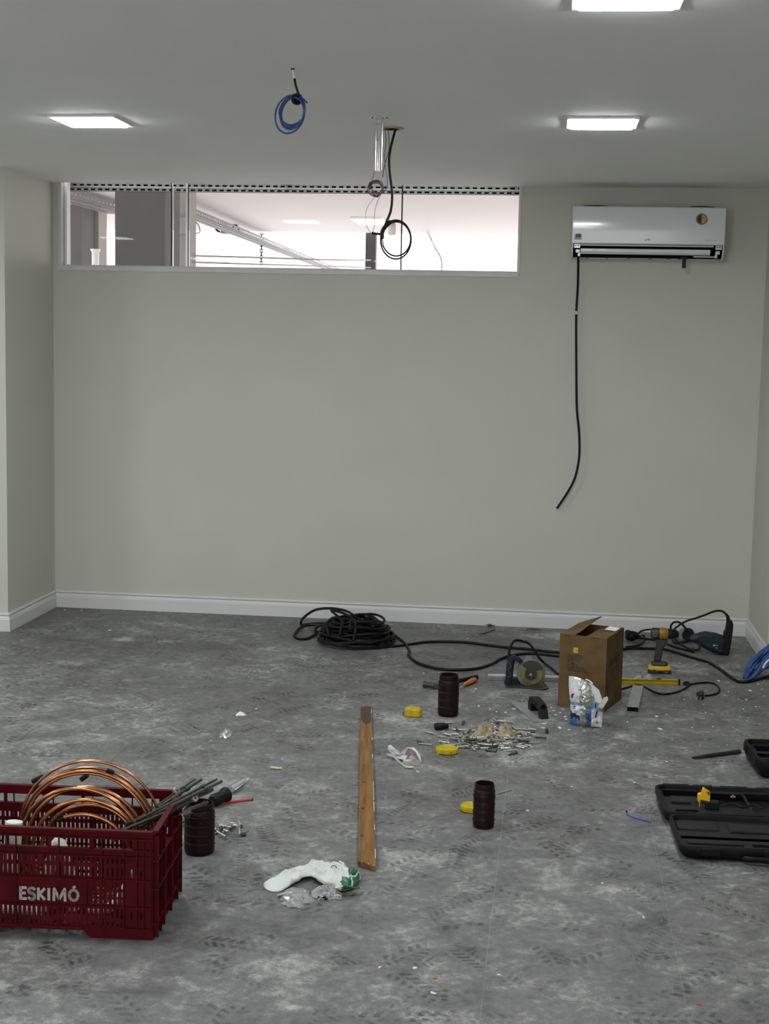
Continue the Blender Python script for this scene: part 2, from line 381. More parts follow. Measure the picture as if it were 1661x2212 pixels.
# ------------------------------------------------------------------ the hall beyond the window
M_out = mat('hall_ceiling', (.70, .66, .655), .8, var=.02, scale=.5)
M_conc = mat('pillar_grey', (.13, .128, .125), .85, var=.06, scale=4)
M_conc2 = mat('pillar_pale', (.34, .325, .31), .85, var=.06, scale=3)
M_bouncefloor = mat('bounce_floor', (.72, .69, .68), .7, var=.05, scale=1)
ZC = 3.02
yf = P(800, 503, 10).y
ye = 10*(ZC-CAM_H)/(P(800, 503, 10).z-CAM_H)             # far edge of the hall ceiling
struct(MB().box((-2, (D+T+ye)/2, ZC+.1), (16, ye-D-T, .2)).build('ceiling_outside', M_out, smooth=0))
struct(MB().box((-3, 18, -.1), (26, 18.6, .2)).build('floor_outside', M_bouncefloor, smooth=0))  # unseen floor, added pale to bounce light onto the hall ceiling
hl = thing('ceiling_light', 'long lit lamp on the hall ceiling seen through the window', 'ceiling light', G(799, 474, ZC))
MB().box((0, 0, -.012), (.36, .74, .024)).build('housing', M_lframe, hl, smooth=0)
MB().box((0, 0, -.03), (.33, .70, .012)).build('diffuser', glow('hall_lamp', (1, .99, .95), 4.0), hl, smooth=0)
def pillar(u0, u1, Y, dep, m, label, zt=ZC):
    a, b = P(u0, 500, Y).x, P(u1, 500, Y).x
    mb = MB().box(((a+b)/2, Y+dep/2, zt/2), (b-a, dep, zt)); mb.box(((a+b)/2, Y+dep/2, .12), (b-a+.04, dep+.04, .24))
    return tag(mb.build('pillar', m, smooth=0, bevel=.004), label, 'pillar')
pillar(248, 356, 10.4, .42, M_conc, 'dark grey square pillar close behind the glass')
pillar(120, 176, 15.3, .50, M_conc, 'farther grey pillar behind the first pane of the window')
pillar(177, 213, 15.75, .3, M_conc2, 'pale pillar face beside the farther grey pillar')
pillar(360, 402, 12.2, .35, M_conc2, 'pale pillar edge between the two closest glazing bars')
dk = pillar(790, 812, ye+.1, .14, mat('dark_post', (.06, .055, .06), .7, var=.1), 'slim dark post below the hall ceiling seen through the window', ZC+.02)
tag(MB().box((0, 0, 0), (.08, .1, .13)).box((0, 0, .07), (.05, .06, .02)).build('junction_box', M_conc2, bevel=.004), 'grey box hanging under the hall ceiling behind the black ring', 'box').location = G(847, 481, ZC)+Vector((0, 0, -.075))
tag(MB().box((0, 0, 0), (.10, .08, .14)).box((0, 0, .075), (.06, .05, .02)).build('junction_box', M_conc2, bevel=.004), 'grey box on the pale pillar behind the aluminium bar', 'box').location = P(394, 487, 12.165)
# slotted channel just outside, along the window head
ch = thing('slotted_channel', 'long slotted grey metal channel along the window head', 'channel', (0, 0, 0))
yc = D+.32; z1, z0 = P(600, 396, yc).z+.01, P(600, 407.5, yc).z; z2 = P(600, 416, yc).z
xa, xb = P(120, 402, yc).x-.1, P(1125, 402, yc).x+.15
M_chan = mat('channel_grey', (.24, .24, .235), .6, metal=.2, var=.15, scale=30); M_tray = mat('tray_grey', (.20, .195, .20), .6, metal=.2, var=.12)
hol = []; x = xa+.03
while x < xb-.05: hol.append((x, x+.026, z0+.008, z0+.018)); x += .0445
MB().panel(xa, xb, z0, z1, hol, .003, Matrix.Translation((0, yc, 0))).build('web', M_chan, ch, smooth=0)
hol = []; x = xa+.01
while x < xb-.05: hol.append((x, x+.028, .007, .018)); x += .0445
hol = [(a_, b_, (z2+z0)/2-.007, (z2+z0)/2+.003) for a_, b_, c_, d_ in hol]
MB().panel(xa, xb, z2, z0-.002, hol, .003, Matrix.Translation((0, yc+.004, 0))).build('flange', M_chan, ch, smooth=0)
for x in (xa+.2, (xa+xb)/2, xb-.2): MB().box((x, (yc+D+T)/2, z1-.012), (.03, yc-D-T, .02)).build('bracket', M_galv, ch, smooth=0)
MB().box(((xa+xb)/2, yc+.012, z0+.001), (xb-xa, .03, .003)).build('lit_edge_strip', M_galv, ch, smooth=0)  # brighter metal strip, its tone stands for the lit edge
MB().box(((xa+xb)/2, yc+.030, (z0+z1)/2), (xb-xa, .004, z1-z0)).box(((xa+xb)/2, yc+.030, (z0+z2)/2), (xb-xa, .004, z0-z2)).build('dark_backing', M_dark, ch, smooth=0)  # dark sheet added behind the slots so they read black
# cable trays running away under the hall ceiling
def tray(A, B, w, label, rungs=True):
    A, B = Vector(A), Vector(B); L_ = (B-A).length; d = (B-A).normalized(); r = d.cross(Vector((0, 0, 1))).normalized(); u = r.cross(d)
    Mx = Matrix(((r.x, d.x, u.x, A.x), (r.y, d.y, u.y, A.y), (r.z, d.z, u.z, A.z), (0, 0, 0, 1)))
    t = thing('cable_tray', label, 'cable tray', M=Mx)
    hol = []
    y = .06
    while y < L_-.1: hol += [(y, y+.05, .022, .038)]; y += .11
    for s_ in (-1, 1): MB().panel(0, L_, 0, .06, hol, .003, Matrix.Translation((s_*w/2, 0, 0)) @ Matrix.Rotation(math.radians(90), 4, 'Z')).build('side_rail', M_tray, t, smooth=0)
    hol = []; y = .05
    while y < L_-.1:
        hol += [(y, y+.05, -w/2+.03, -.02), (y, y+.05, .02, w/2-.03)]; y += .11
    MB().panel(0, L_, -w/2, w/2, hol, .003, Matrix.Rotation(math.radians(90), 4, 'Z') @ Matrix.Rotation(math.radians(90), 4, 'X')).build('tray_floor', M_tray, t, smooth=0)
    for k in range(3):
        c = [( -w/4+w/4*k+.02*math.sin(3*q+k), q*L_/12, .02+.01*math.sin(2*q+k)) for q in range(13)]
        MB().tube(spline(c, 4), .011, 8).build('cable', (M_conc2, M_tray, M_rubber)[k], t)
    return t
ZT = 2.86
tray(G(360, 447, ZT), G(735, 592, ZT), .17, 'pale cable tray running away diagonally behind the window with cables on it')
tray(G(150, 412, ZC-.10)+Vector((-.35, -1.2, 0)), G(262, 462, ZC-.10), .30, 'perforated tray in the upper corner of the first pane')
# clamp and hook on the tray, thin cords, chain
cl = thing('cable_clamp', 'clamp with dark hooks on top of the diagonal cable tray', 'clamp', G(492, 505, ZT+.05))
MB().box((0, 0, .04), (.16, .2, .08), top=.6).build('clamp_body', M_conc2, cl, bevel=.006)
for s_ in (-1, 1): MB().tube(spline([(s_*.1, 0, .02), (s_*.14, -.03, .05), (s_*.11, -.05, .10), (s_*.06, -.03, .07)], 5), .012).build('hook', M_rubber, cl)
MB().tube([( .07*math.cos(a), -.1, .05+.03*math.sin(a)) for a in [k*2*math.pi/20 for k in range(20)]], .01, 6, closed=True).build('ring', M_rubber, cl)
yg = G(415, 490, ZT+.03).y
tag(MB().tube(spline([P(405, 500, yg), P(405, 480, yg), P(413, 474, yg), P(425, 482, yg), P(430, 490, yg), P(430, 503, yg), P(406, 503, yg)], 5), .006).build('wire_hanger', M_conc, smooth=60), 'thin bent wire hanger looped over the diagonal tray', 'wire')
cn = thing('chain', 'black chain hanging against the white light behind the window', 'chain', G(565, 504.5, ZC))
zt = 0; k = 0
MB().lathe([(0, 0), (.03, 0), (.022, -.012), (0, -.016)], 10).build('chain_mount', M_conc2, cn)
while zt > -.30:
    lk = [(.011*math.cos(a) if k % 2 else 0, 0 if k % 2 else .011*math.cos(a), zt-.02+.021*math.sin(a)) for a in [q*2*math.pi/14 for q in range(14)]]
    MB().tube(lk, .0042, 6, closed=True).build('chain_link', M_rubber, cn); zt -= .031; k += 1
cn.scale = (1.45, 1.45, 1.3)
for (pts, lb) in (([P(398, 552, 12.3), P(545, 556, 13.3), P(700, 561, 14.6), P(801, 562, ye+.1)], 'upper of two thin lines strung below the diagonal tray'),
                  ([P(398, 566, 12.3), P(470, 568, 12.8), P(560, 571, 13.5), P(801, 578, ye+.1)], 'lower of two thin lines strung below the diagonal tray')):
    tag(MB().tube(spline(pts, 4), .008, 6).build('hall_cord', M_conc2), lb, 'cord')
tag(MB().tube(spline([G(925, 503.5, ZC), P(928, 510, 14.6), P(940, 535, 14.6), P(953, 560, 14.6), P(954, 590, 14.6)], 5), .008, 6).build('hall_cord', mat('pale_cord', (.6, .6, .62), .7)), 'thin pale cord dropping at a slant behind the last pane', 'cord')
pp = tag(MB().lathe([(.036, -2.5), (.036, -.05), (.038, -.03), (.052, -.006), (.052, 0), (.03, 0), (0, 0)], 16).build('down_pipe', M_white, smooth=50), 'short pale pipe end beside the farther grey pillar', 'pipe')
pp.location = P(206, 538, 14.6)
# ================================================================== air conditioner
AW = .837; AX = .0594
ac = thing('air_conditioner', 'white split air conditioner with its lower cover open high on the back wall', 'air conditioner', (AX+AW/2, D, 2.128))
h2 = AW/2
MB().prism([(0, .012), (-.10, .012), (-.125, .06), (-.15, .09), (-.15, .28), (0, .283)], -h2+.01, h2-.01, axis='x').build('body', M_acmat, ac, bevel=.003)
# glossy front panel, gently bowed
fp = MB(); o = []
for k in range(9):
    t = k/8; o.append((-.178-.012*math.sin(math.pi*(.15+.7*t)), .085+.205*t))
o += [(-.165, .293), (-.15, .293), (-.15, .085)]
fp.prism(o, -h2, h2, axis='x')
fp.build('front_panel', M_acwhite, ac, smooth=30, bevel=.006)
tp = MB()
for k in range(16): tp.box((-h2+.05+k*(AW-.1)/15, -.075, .284), (.006, .13, .006))
tp.build('top_grille', M_black, ac, smooth=0)
for x0, x1, hgt in ((-.38, -.20, .006), (.20, .38, .006)):
    MB().prism([(x0, 0), (x1, 0), (x1-.03, hgt), ((x0+x1)/2, hgt*1.4), (x0+.03, hgt)], -.14, -.06, axis='y', M=Matrix.Translation((0, 0, .2925))).build('top_cover', M_black, ac)
# end caps of the opened lower section
for s_ in (-1, 1):
    MB().prism([(-.175, .086), (-.168, .05), (-.145, .022), (-.11, .008), (-.05, .004), (-.05, .086)], s_*(h2-.010), s_*(h2-.001), axis='x').build('end_cap', M_acwhite, ac, bevel=.001)
MB().prism([(-.166, .084), (-.160, .05), (-.138, .026), (-.10, .014), (-.03, .012), (-.03, .084)], -h2+.012, h2-.012, axis='x').build('outlet_recess', M_dark, ac)
MB().box((-.01, -.166, .079), (AW-.10, .012, .007)).build('panel_edge', M_acmat, ac, bevel=.001)
for a, b in ((-.355, -.022), (-.018, .25)):
    MB().box(((a+b)/2, -.1695, .068), (b-a, .004, .011)).build('slot', M_dark, ac, smooth=0)
MB().prism([(-.182, .060), (-.186, .048), (-.178, .034), (-.166, .030), (-.160, .045), (-.166, .060)], -h2+.052, h2-.052-.025, axis='x').build('louver', M_acwhite, ac, smooth=50)
MB().box((.31, -.172, .022), (.115, .010, .006)).build('lower_bar', M_acmat, ac, bevel=.001)
for k, x in enumerate((-.33, -.22, -.10, .02, .12, .18)):
    MB().box((x, -.135, .014), (.018, .02, .008)).build('clip', M_black, ac, bevel=.001)
for s_ in (-1, 1):
    br = MB().box((s_*(h2-.032), -.176, .072), (.034, .012, .022)).box((s_*(h2-.036), -.174, .045), (.024, .012, .018)).box((s_*(h2-.044), -.172, .026), (.014, .01, .02))
    bo = br.build('end_bracket', M_acwhite, ac, bevel=.002)
    for dx in (-.008, .006): MB().lathe([(.0035, 0), (.0035, .002), (0, .002)], 10, TR(s_*(h2-.032)+dx, -.182, .075, 90)).build('screw', M_ink, bo)
MB().box((.205, -.150, -.012), (.020, .012, .055)).box((.205, -.150, .016), (.032, .014, .016)).build('strap', M_black, ac, bevel=.002)
# stickers and marks
yF = -.1925
MB().lathe([(.031, 0), (.031, .0006), (0, .0006)], 32, TR(h2-.132, yF+.0005, .226, 90)).build('sticker', mat('sticker_ring', (.20, .12, .12), .6), ac)
MB().prism([(.0235*math.cos(a), .0235*math.sin(a)) for a in [math.pi/2+math.pi*k/16 for k in range(17)]], -.0009, 0, axis='y', M=TR(h2-.132, yF, .226)).build('sticker_half', M_ink, ac)
MB().prism([(.0235*math.cos(a), .0235*math.sin(a)) for a in [-math.pi/2+math.pi*k/16 for k in range(17)]], -.0009, 0, axis='y', M=TR(h2-.132, yF, .226)).build('sticker_half', mat('sticker_yellow', (.45, .38, .03), .6), ac)
lettering('A', .014, M_ink, ac, TR(h2-.122, yF-.0012, .232) @ FACE, bold=.0004)
MB().prism(rrect(.04, .052, .003), -.0008, 0, axis='y', M=TR(-h2+.035, -.1875, .133)).build('sticker', mat('grey_sticker', (.33, .34, .35), .5), ac)
lettering('10', .028, M_ink, ac, TR(-h2+.035, -.1888, .128) @ FACE, bold=.0012)
MB().lathe([(.0062, 0), (.0062, .0006), (0, .0006)], 20, TR(-.013, -.1855, .112, 90)).build('logo_disc', M_ink, ac)
MB().box((-.0125, -.1866, .112), (.0016, .0006, .006)).build('logo_mark', M_acwhite, ac, smooth=0)
lettering('LG', .0135, M_ink, ac, TR(.0035, -.1866, .112) @ FACE, bold=.0005)
lettering('DUAL Inverter', .0105, mat('grey_ink', (.22, .22, .23), .6), ac, TR(h2-.078, -.1862, .112) @ FACE)
pts = [P(1249, 551, D-.13), P(1249, 575, D-.10), P(1248, 620, D-.05), P(1245, 670, D-.04), P(1244.5, 720, D-.04), P(1245, 800, D-.045), P(1246, 880, D-.045), P(1251, 935, D-.045), P(1251, 985, D-.05),
       P(1243, 1028, D-.05), P(1228, 1060, D-.045), P(1203, 1098, D-.03)]
pc = thing('power_cable', 'black cable hanging down the back wall from the air conditioner', 'cable', (0, 0, 0))
MB().tube(spline(pts, 8), .0068, 10).build('cable', M_rubber, pc)
MB().tube([P(1244.8, 672, D-.042), P(1244.8, 679, D-.042)], .0076, 10).build('cable_mark', M_galv, pc)
# ================================================================== hanging from the ceiling
def hang(u, v, Y): return P(u, v, Y)
yb = G(632, 148, H).y
bc = thing('blue_cable_coil', 'coil of blue cable hanging from the ceiling by a dark tie', 'cable', G(632, 148, H))
o0 = bc.location.copy(); lo = lambda u, v, dy=0: P(u, v, yb+dy)-o0
MB().lathe([(.006, 0), (.006, -.004), (0, -.004)], 12).build('ceiling_plate', M_black, bc)
MB().tube(spline([lo(632, 148), lo(633.5, 158), lo(636, 172)], 4), .0032, 8).build('white_lead', M_white, bc)
MB().tube(spline([lo(636, 170), lo(639, 186), lo(644, 202), lo(645, 212)], 5), .0042, 8).build('dark_lead', M_navy, bc)
def loop(cu, cv, ru, rv, tilt, ph=0, dy=0, wob=0.0, n=26):
    r = []
    for k in range(n):
        a = 2*math.pi*k/n+ph; x = ru*math.cos(a); y = rv*math.sin(a); t = math.radians(tilt)
        r.append(lo(cu+x*math.cos(t)-y*math.sin(t), cv+x*math.sin(t)+y*math.cos(t), dy+wob*math.sin(2*a+ph)))
    return r
for (cu, cv, ru, rv, ti, dy) in ((626, 247, 31, 42, 16, .0), (631, 241, 27, 34, 22, .008), (633, 243, 24, 34, 18, -.008), (632, 240, 26, 31, 28, .014), (630, 245, 25, 35, 14, -.014)):
    MB().tube(loop(cu, cv, ru, rv, ti, 0, dy, .006), .0030, 8, closed=True).build('cable_loop', M_blue, bc, smooth=60)
MB().tube(spline([lo(645, 205, -.01), lo(655, 214, -.012), lo(664, 223, -.01)], 4), .0030, 8).build('cable_end', M_blue, bc)
kn = MB()
for k in range(3): kn.tube([lo(643+9*math.cos(a)-2, 211+k*3+7*math.sin(a), .014*math.sin(a+k)) for a in [q*2*math.pi/12 for q in range(12)]], .0050, 6, closed=True)
kn.tube([lo(640, 214), lo(645, 226)], .006, 8)
kn.build('tie', M_navy, bc, smooth=60)
yr = G(820, 252, H).y
mt = thing('mounting_tube', 'bright metal tube hanging from a small flange in the ceiling', 'tube', G(820, 252, H))
zb = P(821, 369, yr).z-H
MB().tube([(0, 0, 0), (0, 0, zb)], .0165, 20).build('tube', mat('chrome', (.72, .72, .71), .16, metal=1.0, var=.03), mt, smooth=60)
MB().lathe([(.010, -.001), (.010, -.018), (.018, -.018), (.018, -.026), (.0, -.026)], 18).build('collar', M_galv, mt)
fl = MB().prism([(-.036, -.012), (.036, -.012), (.04, 0), (.036, .012), (-.036, .012), (-.04, 0)], -.003, -.0005).build('flange', M_white, mt)
for s_ in (-1, 1): MB().lathe([(.005, -.003), (.004, -.006), (0, -.006)], 10, TR(s_*.029, 0, 0)).build('screw', M_ink, fl)
MB().tube([P(815.5, 300, yr-.015)-mt.location, P(815.5, 304, yr-.018)-mt.location], .003, 6).build('rivet', M_galv, mt)
yh = G(846, 277, H).y
jb = thing('ceiling_outlet', 'olive yellow rim of a round wiring hole in the ceiling', 'outlet', G(846, 277, H))
MB().lathe([(.034, -.0005), (.034, -.005), (.050, -.005), (.050, -.0005)], 28).build('rim', mat('olive_plastic', (.30, .27, .05), .5), jb)
MB().lathe([(.034, -.0012), (0, -.0012)], 28).build('opening', M_dark, jb)  # flat dark disc, the shade inside the hole as colour
bk = thing('black_cable_ring', 'thick black cable from the ceiling hole ending in a taped ring', 'cable', (0, 0, 0))
pts = [P(855, 277, yh), P(850, 295, yh), P(844, 320, yh-.01), P(840.5, 345, yh-.015), P(842, 375, yh-.02), P(846, 405, yh-.02), P(847, 430, yh-.02), P(844, 455, yh-.02), P(837, 474, yh-.02), P(829, 493, yh-.02), P(825, 510, yh-.02)]
MB().tube(spline(pts, 6), .0052, 10).build('cable', M_rubber, bk)
for (cu, cv, ru, rv, dy) in ((856, 516, 31, 37, -.02), (855, 517.5, 33, 42, -.032)):
    MB().tube([P(cu+ru*math.cos(a), cv+rv*math.sin(a), yh+dy+.01*math.cos(a)) for a in [k*2*math.pi/40 for k in range(40)]], .0034, 8, closed=True).build('ring', M_rubber, bk, smooth=60)
MB().tube(spline([P(845, 478, yh-.026), P(833, 489, yh-.026), P(826, 500, yh-.026), P(825, 516, yh-.026)], 4), .0085, 8).build('tape', M_rubber, bk)
MB().tube(spline([P(824, 506, yh-.026), P(812, 505, yh-.028), P(803, 503, yh-.03)], 4), .0045, 8).build('tape_tail', M_rubber, bk)
MB().tube([P(825, 518, yh-.03), P(827, 530, yh-.03)], .0062, 8).build('wire_ends', M_galv, bk)
M_redw = mat('red_wire', (.16, .035, .03), .5); M_greyw = mat('grey_wire', (.20, .19, .20), .5); M_bluew = mat('blue_grey_wire', (.10, .12, .20), .5); M_pale = mat('pale_wire', (.42, .38, .38), .5)
tag(MB().tube(spline([P(838, 278, yh), P(840, 300, yh), P(840, 325, yh-.01), P(833, 348, yh-.01), P(829, 366, yh-.01), P(826.5, 383, yh-.01)], 6), .0018, 6).build('loose_wire', M_redw), 'thin dark red wire hanging free from the ceiling hole', 'wire')
wc = thing('wire_coil', 'small tangled coil of thin wires hanging beside the metal tube', 'wire', (0, 0, 0))
MB().tube(spline([P(832, 279, yh), P(833.5, 305, yh), P(831, 335, yh), P(831, 345, yh), P(833, 365, yh), P(836.5, 385, yh), P(836, 402, yh), P(831, 412, yh), P(822, 416, yh)], 6), .0019, 6).build('wire', M_bluew, wc)
MB().tube(spline([P(811, 341, yh), P(809.5, 365, yh), P(806, 382, yh), P(801.5, 394, yh)], 6), .0020, 6).build('wire', M_greyw, wc)
for (cu, cv, ru, rv, dy, m) in ((811, 406, 15, 15, 0, M_greyw), (812, 408, 16, 13, .008, M_redw), (811, 409, 14, 16, -.008, M_greyw), (814, 403, 13, 14, .012, M_bluew), (810, 407, 16, 17, -.012, M_redw)):
    MB().tube([P(cu+ru*math.cos(a)*(1+.06*math.sin(3*a+cu)), cv+rv*math.sin(a), yh+dy) for a in [k*2*math.pi/22 for k in range(22)]], .0021, 6, closed=True).build('coil_loop', m, wc, smooth=60)
MB().tube(spline([P(802, 394, yh-.014), P(799, 402, yh-.014), P(801, 408, yh-.014)], 4), [.006, .008, .008, .008, .008, .008, .006, .005, .004], 8).build('tie', M_ink, wc)
MB().tube(spline([P(803, 414, yh), P(808, 421, yh), P(815, 425, yh), P(820, 417, yh)], 4), .0036, 6).build('twist', M_redw, wc)
tag(MB().tube(spline([P(810, 425, yh), P(798, 440, yh), P(791, 455, yh), P(789.5, 470, yh), P(790.5, 485, yh), P(797, 498, yh), P(803, 504, yh), P(806, 499, yh), P(808.5, 488, yh), P(808.5, 470, yh), P(811, 450, yh), P(818, 430, yh), P(826, 414, yh)], 6), .0015, 6).build('loose_wire', M_pale), 'thin pale wire looping down below the small wire coil', 'wire')
# ================================================================== along the back wall: cords and tools
def cord(pts, r, n=7): return MB().tube(spline(pts, n), r, 8)
rr = random.Random(3)
ex = thing('extension_cord', 'heap of black extension cord with two runs across the floor', 'extension cord', (0, 0, 0))
cc = G(765, 1388, .03); cc.y += .14
path_ = []
NL = 26
for k in range(NL*22):
    t = k/22; a = 2*math.pi*t; lay = t/NL
    R = .175-.05*lay+.022*math.sin(1.7*t)+.012*math.sin(5.1*t)
    cx = cc.x+.022*math.sin(2.3*t)-.02*lay; cy_ = cc.y+.03*math.cos(1.9*t)+.02*lay
    path_.append(Vector((cx+R*1.05*math.cos(a), cy_+R*1.0*math.sin(a), .008+.105*lay**.8*(1-.25*math.sin(a+t))+.006*math.sin(3*a+t)+.003)))
MB().tube(path_, .0072, 6).build('coil', M_rubber, ex, smooth=60)
def pv(u, v, Y): return P(u, v, Y)
yq = cc.y-.05
lp = MB()
lp.tube(spline([pv(775, 1372, yq-.1), pv(775, 1345, yq), pv(765, 1330, yq), pv(745, 1319, yq+.1), pv(712, 1314, yq+.15), pv(680, 1318, yq+.15), pv(656, 1334, yq+.1), pv(650, 1347, yq+.1), G(655, 1349, .007), G(690, 1346, .02), pv(730, 1344, yq+.05)], 8), .0072, 8)
lp.tube(spline([pv(700, 1352, yq), G(672, 1350, .012), G(650, 1355, .007), G(636, 1372, .007), G(645, 1380, .007), G(665, 1379, .007), G(690, 1364, .02), pv(712, 1352, yq-.1)], 8), .0072, 8)
lp.tube(spline([pv(760, 1355, yq-.1), pv(761, 1338, yq-.05), pv(745, 1326, yq), pv(716, 1318, yq+.05), pv(728, 1330, yq), pv(742, 1343, yq-.05), pv(736, 1360, yq-.1)], 8), .0072, 8)
lp.tube(spline([pv(710, 1372, yq-.12), pv(706, 1350, yq-.1), pv(715, 1337, yq-.1), pv(728, 1334, yq-.1), pv(738, 1345, yq-.1), pv(734, 1372, yq-.15)], 8), .0072, 8)
lp.tube(spline([pv(762, 1385, yq-.17), pv(768, 1360, yq-.13), pv(765, 1342, yq-.1), pv(757, 1342, yq-.1), pv(756, 1362, yq-.13)], 8), .0072, 8)
lp.tube(spline([pv(684, 1372, yq-.1), pv(682, 1358, yq-.1), pv(692, 1351, yq-.1), pv(712, 1352, yq-.1)], 8), .0072, 8)
lp.build('loose_loops', M_rubber, ex, smooth=60)
run = [G(740, 1394, .03), G(800, 1397, .012), G(850, 1396, .0075), G(890, 1391, .0075), G(920, 1387, .0075), G(960, 1386, .0075), G(1010, 1388, .0075), G(1080, 1397, .0075), G(1140, 1402, .0075), G(1205, 1409, .0075), G(1290, 1408, .0075), G(1358, 1401, .0075), G(1410, 1401, .0075), G(1432, 1402, .0075),
       G(1460, 1409, .0075), G(1490, 1419, .0075), G(1530, 1431, .0075), G(1555, 1446, .0075), G(1575, 1460, .0075), G(1592, 1471, .0075), G(1612, 1473, .0075), G(1640, 1466, .0075), G(1680, 1455, .0075)]
cord(run, .0075).build('run', M_rubber, ex, smooth=60)
run2 = [pv(806, 1352, yq-.05), G(825, 1360, .03), G(845, 1367, .012), G(862, 1379, .0075), G(876, 1391, .0075), G(884, 1406, .0075), G(883, 1415, .0075), G(892, 1425, .0075), G(912, 1436, .0075), G(950, 1445, .0075), G(990, 1447, .0075), G(1030, 1444, .0075), G(1060, 1435, .0075), G(1082, 1423, .0075), G(1105, 1416, .0075), G(1135, 1412, .0075), G(1165, 1413, .0075), G(1205, 1417, .0075), G(1250, 1420, .0075)]
cord(run2, .0075).build('run', M_rubber, ex, smooth=60)
# ------------------------------------------------------------------ circular saw
sw = thing('circular_saw', 'dusty dark blue circular saw with yellowish blade guard standing on its base', 'saw', G(1140, 1482), 0)
sc = (G(1141, 1482).y*1.0)/F_PX*1.012                     # metres per photo pixel at the saw
def sp_(u, v, y=0): return Vector(((u-1140)*sc, y, (1481-v)*sc))
def zz(zx, zy): return (1060+zx/9.228, 1380+zy/9.228)     # reading from the enlarged view
def sl(zx, zy, y=0): return sp_(*zz(zx, zy), y)
dc = sl(790, 665, 0)
def disc(mb, c, r, y0, y1, n=32, a0=0, a1=360):
    if a1-a0 >= 360: o = [(c.x+r*math.cos(2*math.pi*k/n), c.z+r*math.sin(2*math.pi*k/n)) for k in range(n)]
    else: o = [(c.x, c.z)]+[(c.x+r*math.cos(math.radians(a0+(a1-a0)*k/n)), c.z+r*math.sin(math.radians(a0+(a1-a0)*k/n))) for k in range(n+1)]
    return mb.prism(o, y0, y1, axis='y')
M_guard = mat('grey_guard', (.15, .148, .138), .55, metal=.3, var=.25, scale=25)
M_lguard = mat('yellow_guard', (.14, .125, .028), .5, var=.4, scale=30)
M_dkmetal = mat('dark_metal', (.05, .05, .048), .45, metal=.6, var=.3)
px = sc
disc(MB(), dc, 285/9.228*px, -.008, .022).build('upper_guard', M_guard, sw, bevel=.003)
disc(MB(), dc+Vector((.004, 0, .004)), 232/9.228*px, -.016, -.008).build('lower_guard', M_lguard, sw, bevel=.002)
disc(MB(), dc+Vector((.004, 0, .012)), 228/9.228*px, -.0185, -.016, a0=15, a1=150).build('blade', M_dkmetal, sw)
disc(disc(MB(), dc, 120/9.228*px, -.022, -.016), dc, 70/9.228*px, -.030, -.022).build('hub', M_dkmetal, sw, bevel=.001)
disc(MB(), dc, 24/9.228*px, -.036, -.030, 6).build('hub_bolt', M_steel, sw)
MB().lathe([(.034, 0), (.036, .02), (.036, .085), (.026, .10), (0, .10)], 20, Matrix.Translation(dc+Vector((0, .02, 0))) @ Matrix.Rotation(math.radians(-90), 4, 'X')).build('motor', M_navy, sw)
def swept(mb, pts, w, dpt):
    pts = spline(pts, 6); n = len(pts); vs = []; fs = []
    for i, p in enumerate(pts):
        t = (pts[min(i+1, n-1)]-pts[max(i-1, 0)]).normalized(); nr = Vector((-t.z, 0, t.x)); ww = w[min(int(i*len(w)/n), len(w)-1)] if isinstance(w, list) else w
        for a, b in ((-1, -.6), (-.6, -1), (.6, -1), (1, -.6), (1, .6), (.6, 1), (-.6, 1), (-1, .6)): vs.append(p+nr*(a*ww/2)+Vector((0, b*dpt/2, 0)))
    for i in range(n-1):
        for k in range(8): fs.append((i*8+k, i*8+(k+1) % 8, (i+1)*8+(k+1) % 8, (i+1)*8+k))
    fs += [tuple(range(8)), tuple((n-1)*8+k for k in range(8))]
    return mb.add(vs, fs)
swept(MB(), [sl(360, 870), sl(365, 700), sl(375, 540), sl(395, 420), sl(430, 375), sl(500, 385), sl(560, 420), sl(600, 450)], [.034, .036, .036, .034, .028, .022, .020, .022], .034).build('handle', M_navy, sw, smooth=50)
MB().box(tuple(sl(400, 885, .0)), (.026, .03, .012)).prism([(sl(270, 0).x, sl(0, 820).z), (sl(270, 0).x, sl(0, 900).z), (sl(400, 0).x, sl(0, 940).z), (sl(600, 0).x, sl(0, 940).z), (sl(540, 0).x, sl(0, 830).z), (sl(440, 0).x, sl(0, 760).z), (sl(330, 0).x, sl(0, 800).z)], -.014, .02, axis='y').build('handle_foot', M_navy, sw, bevel=.003)
zg = [sl(340, 430, -.019), sl(395, 540, -.019), sl(330, 590, -.019), sl(400, 720, -.019), sl(330, 760, -.019)]
MB().tube(zg, .0012, 5).build('grip_mark', M_guard, sw)
MB().prism([(sl(690, 0).x, sl(0, 480).z), (sl(560, 0).x, sl(0, 520).z), (sl(600, 0).x, sl(0, 430).z), (sl(680, 0).x, sl(0, 400).z), (sl(700, 0).x, sl(0, 330).z), (sl(810, 0).x, sl(0, 330).z), (sl(850, 0).x, sl(0, 430).z)], -.004, .03, axis='y').build('top_bracket', M_guard, sw, bevel=.002)
bp_ = MB().prism([(sl(300, 0).x, -.05), (sl(1060, 0).x, -.075), (sl(1160, 0).x, -.045), (sl(1080, 0).x, .05), (sl(330, 0).x, .07)], .002, .007)
bp_.build('base_plate', M_dkmetal, sw, bevel=.001)
MB().prism([(sl(960, 0).x, sl(0, 860).z), (sl(1040, 0).x, sl(0, 830).z), (sl(1160, 0).x, sl(0, 960).z), (sl(1090, 0).x, .004), (sl(760, 0).x, .004), (sl(720, 0).x, sl(0, 930).z)], -.02, .01, axis='y').build('front_shoe', M_dkmetal, sw, bevel=.002)
MB().tube([sl(990, 800, -.012), sl(1100, 940, -.012)], .0035, 6).build('depth_arm', M_guard, sw)
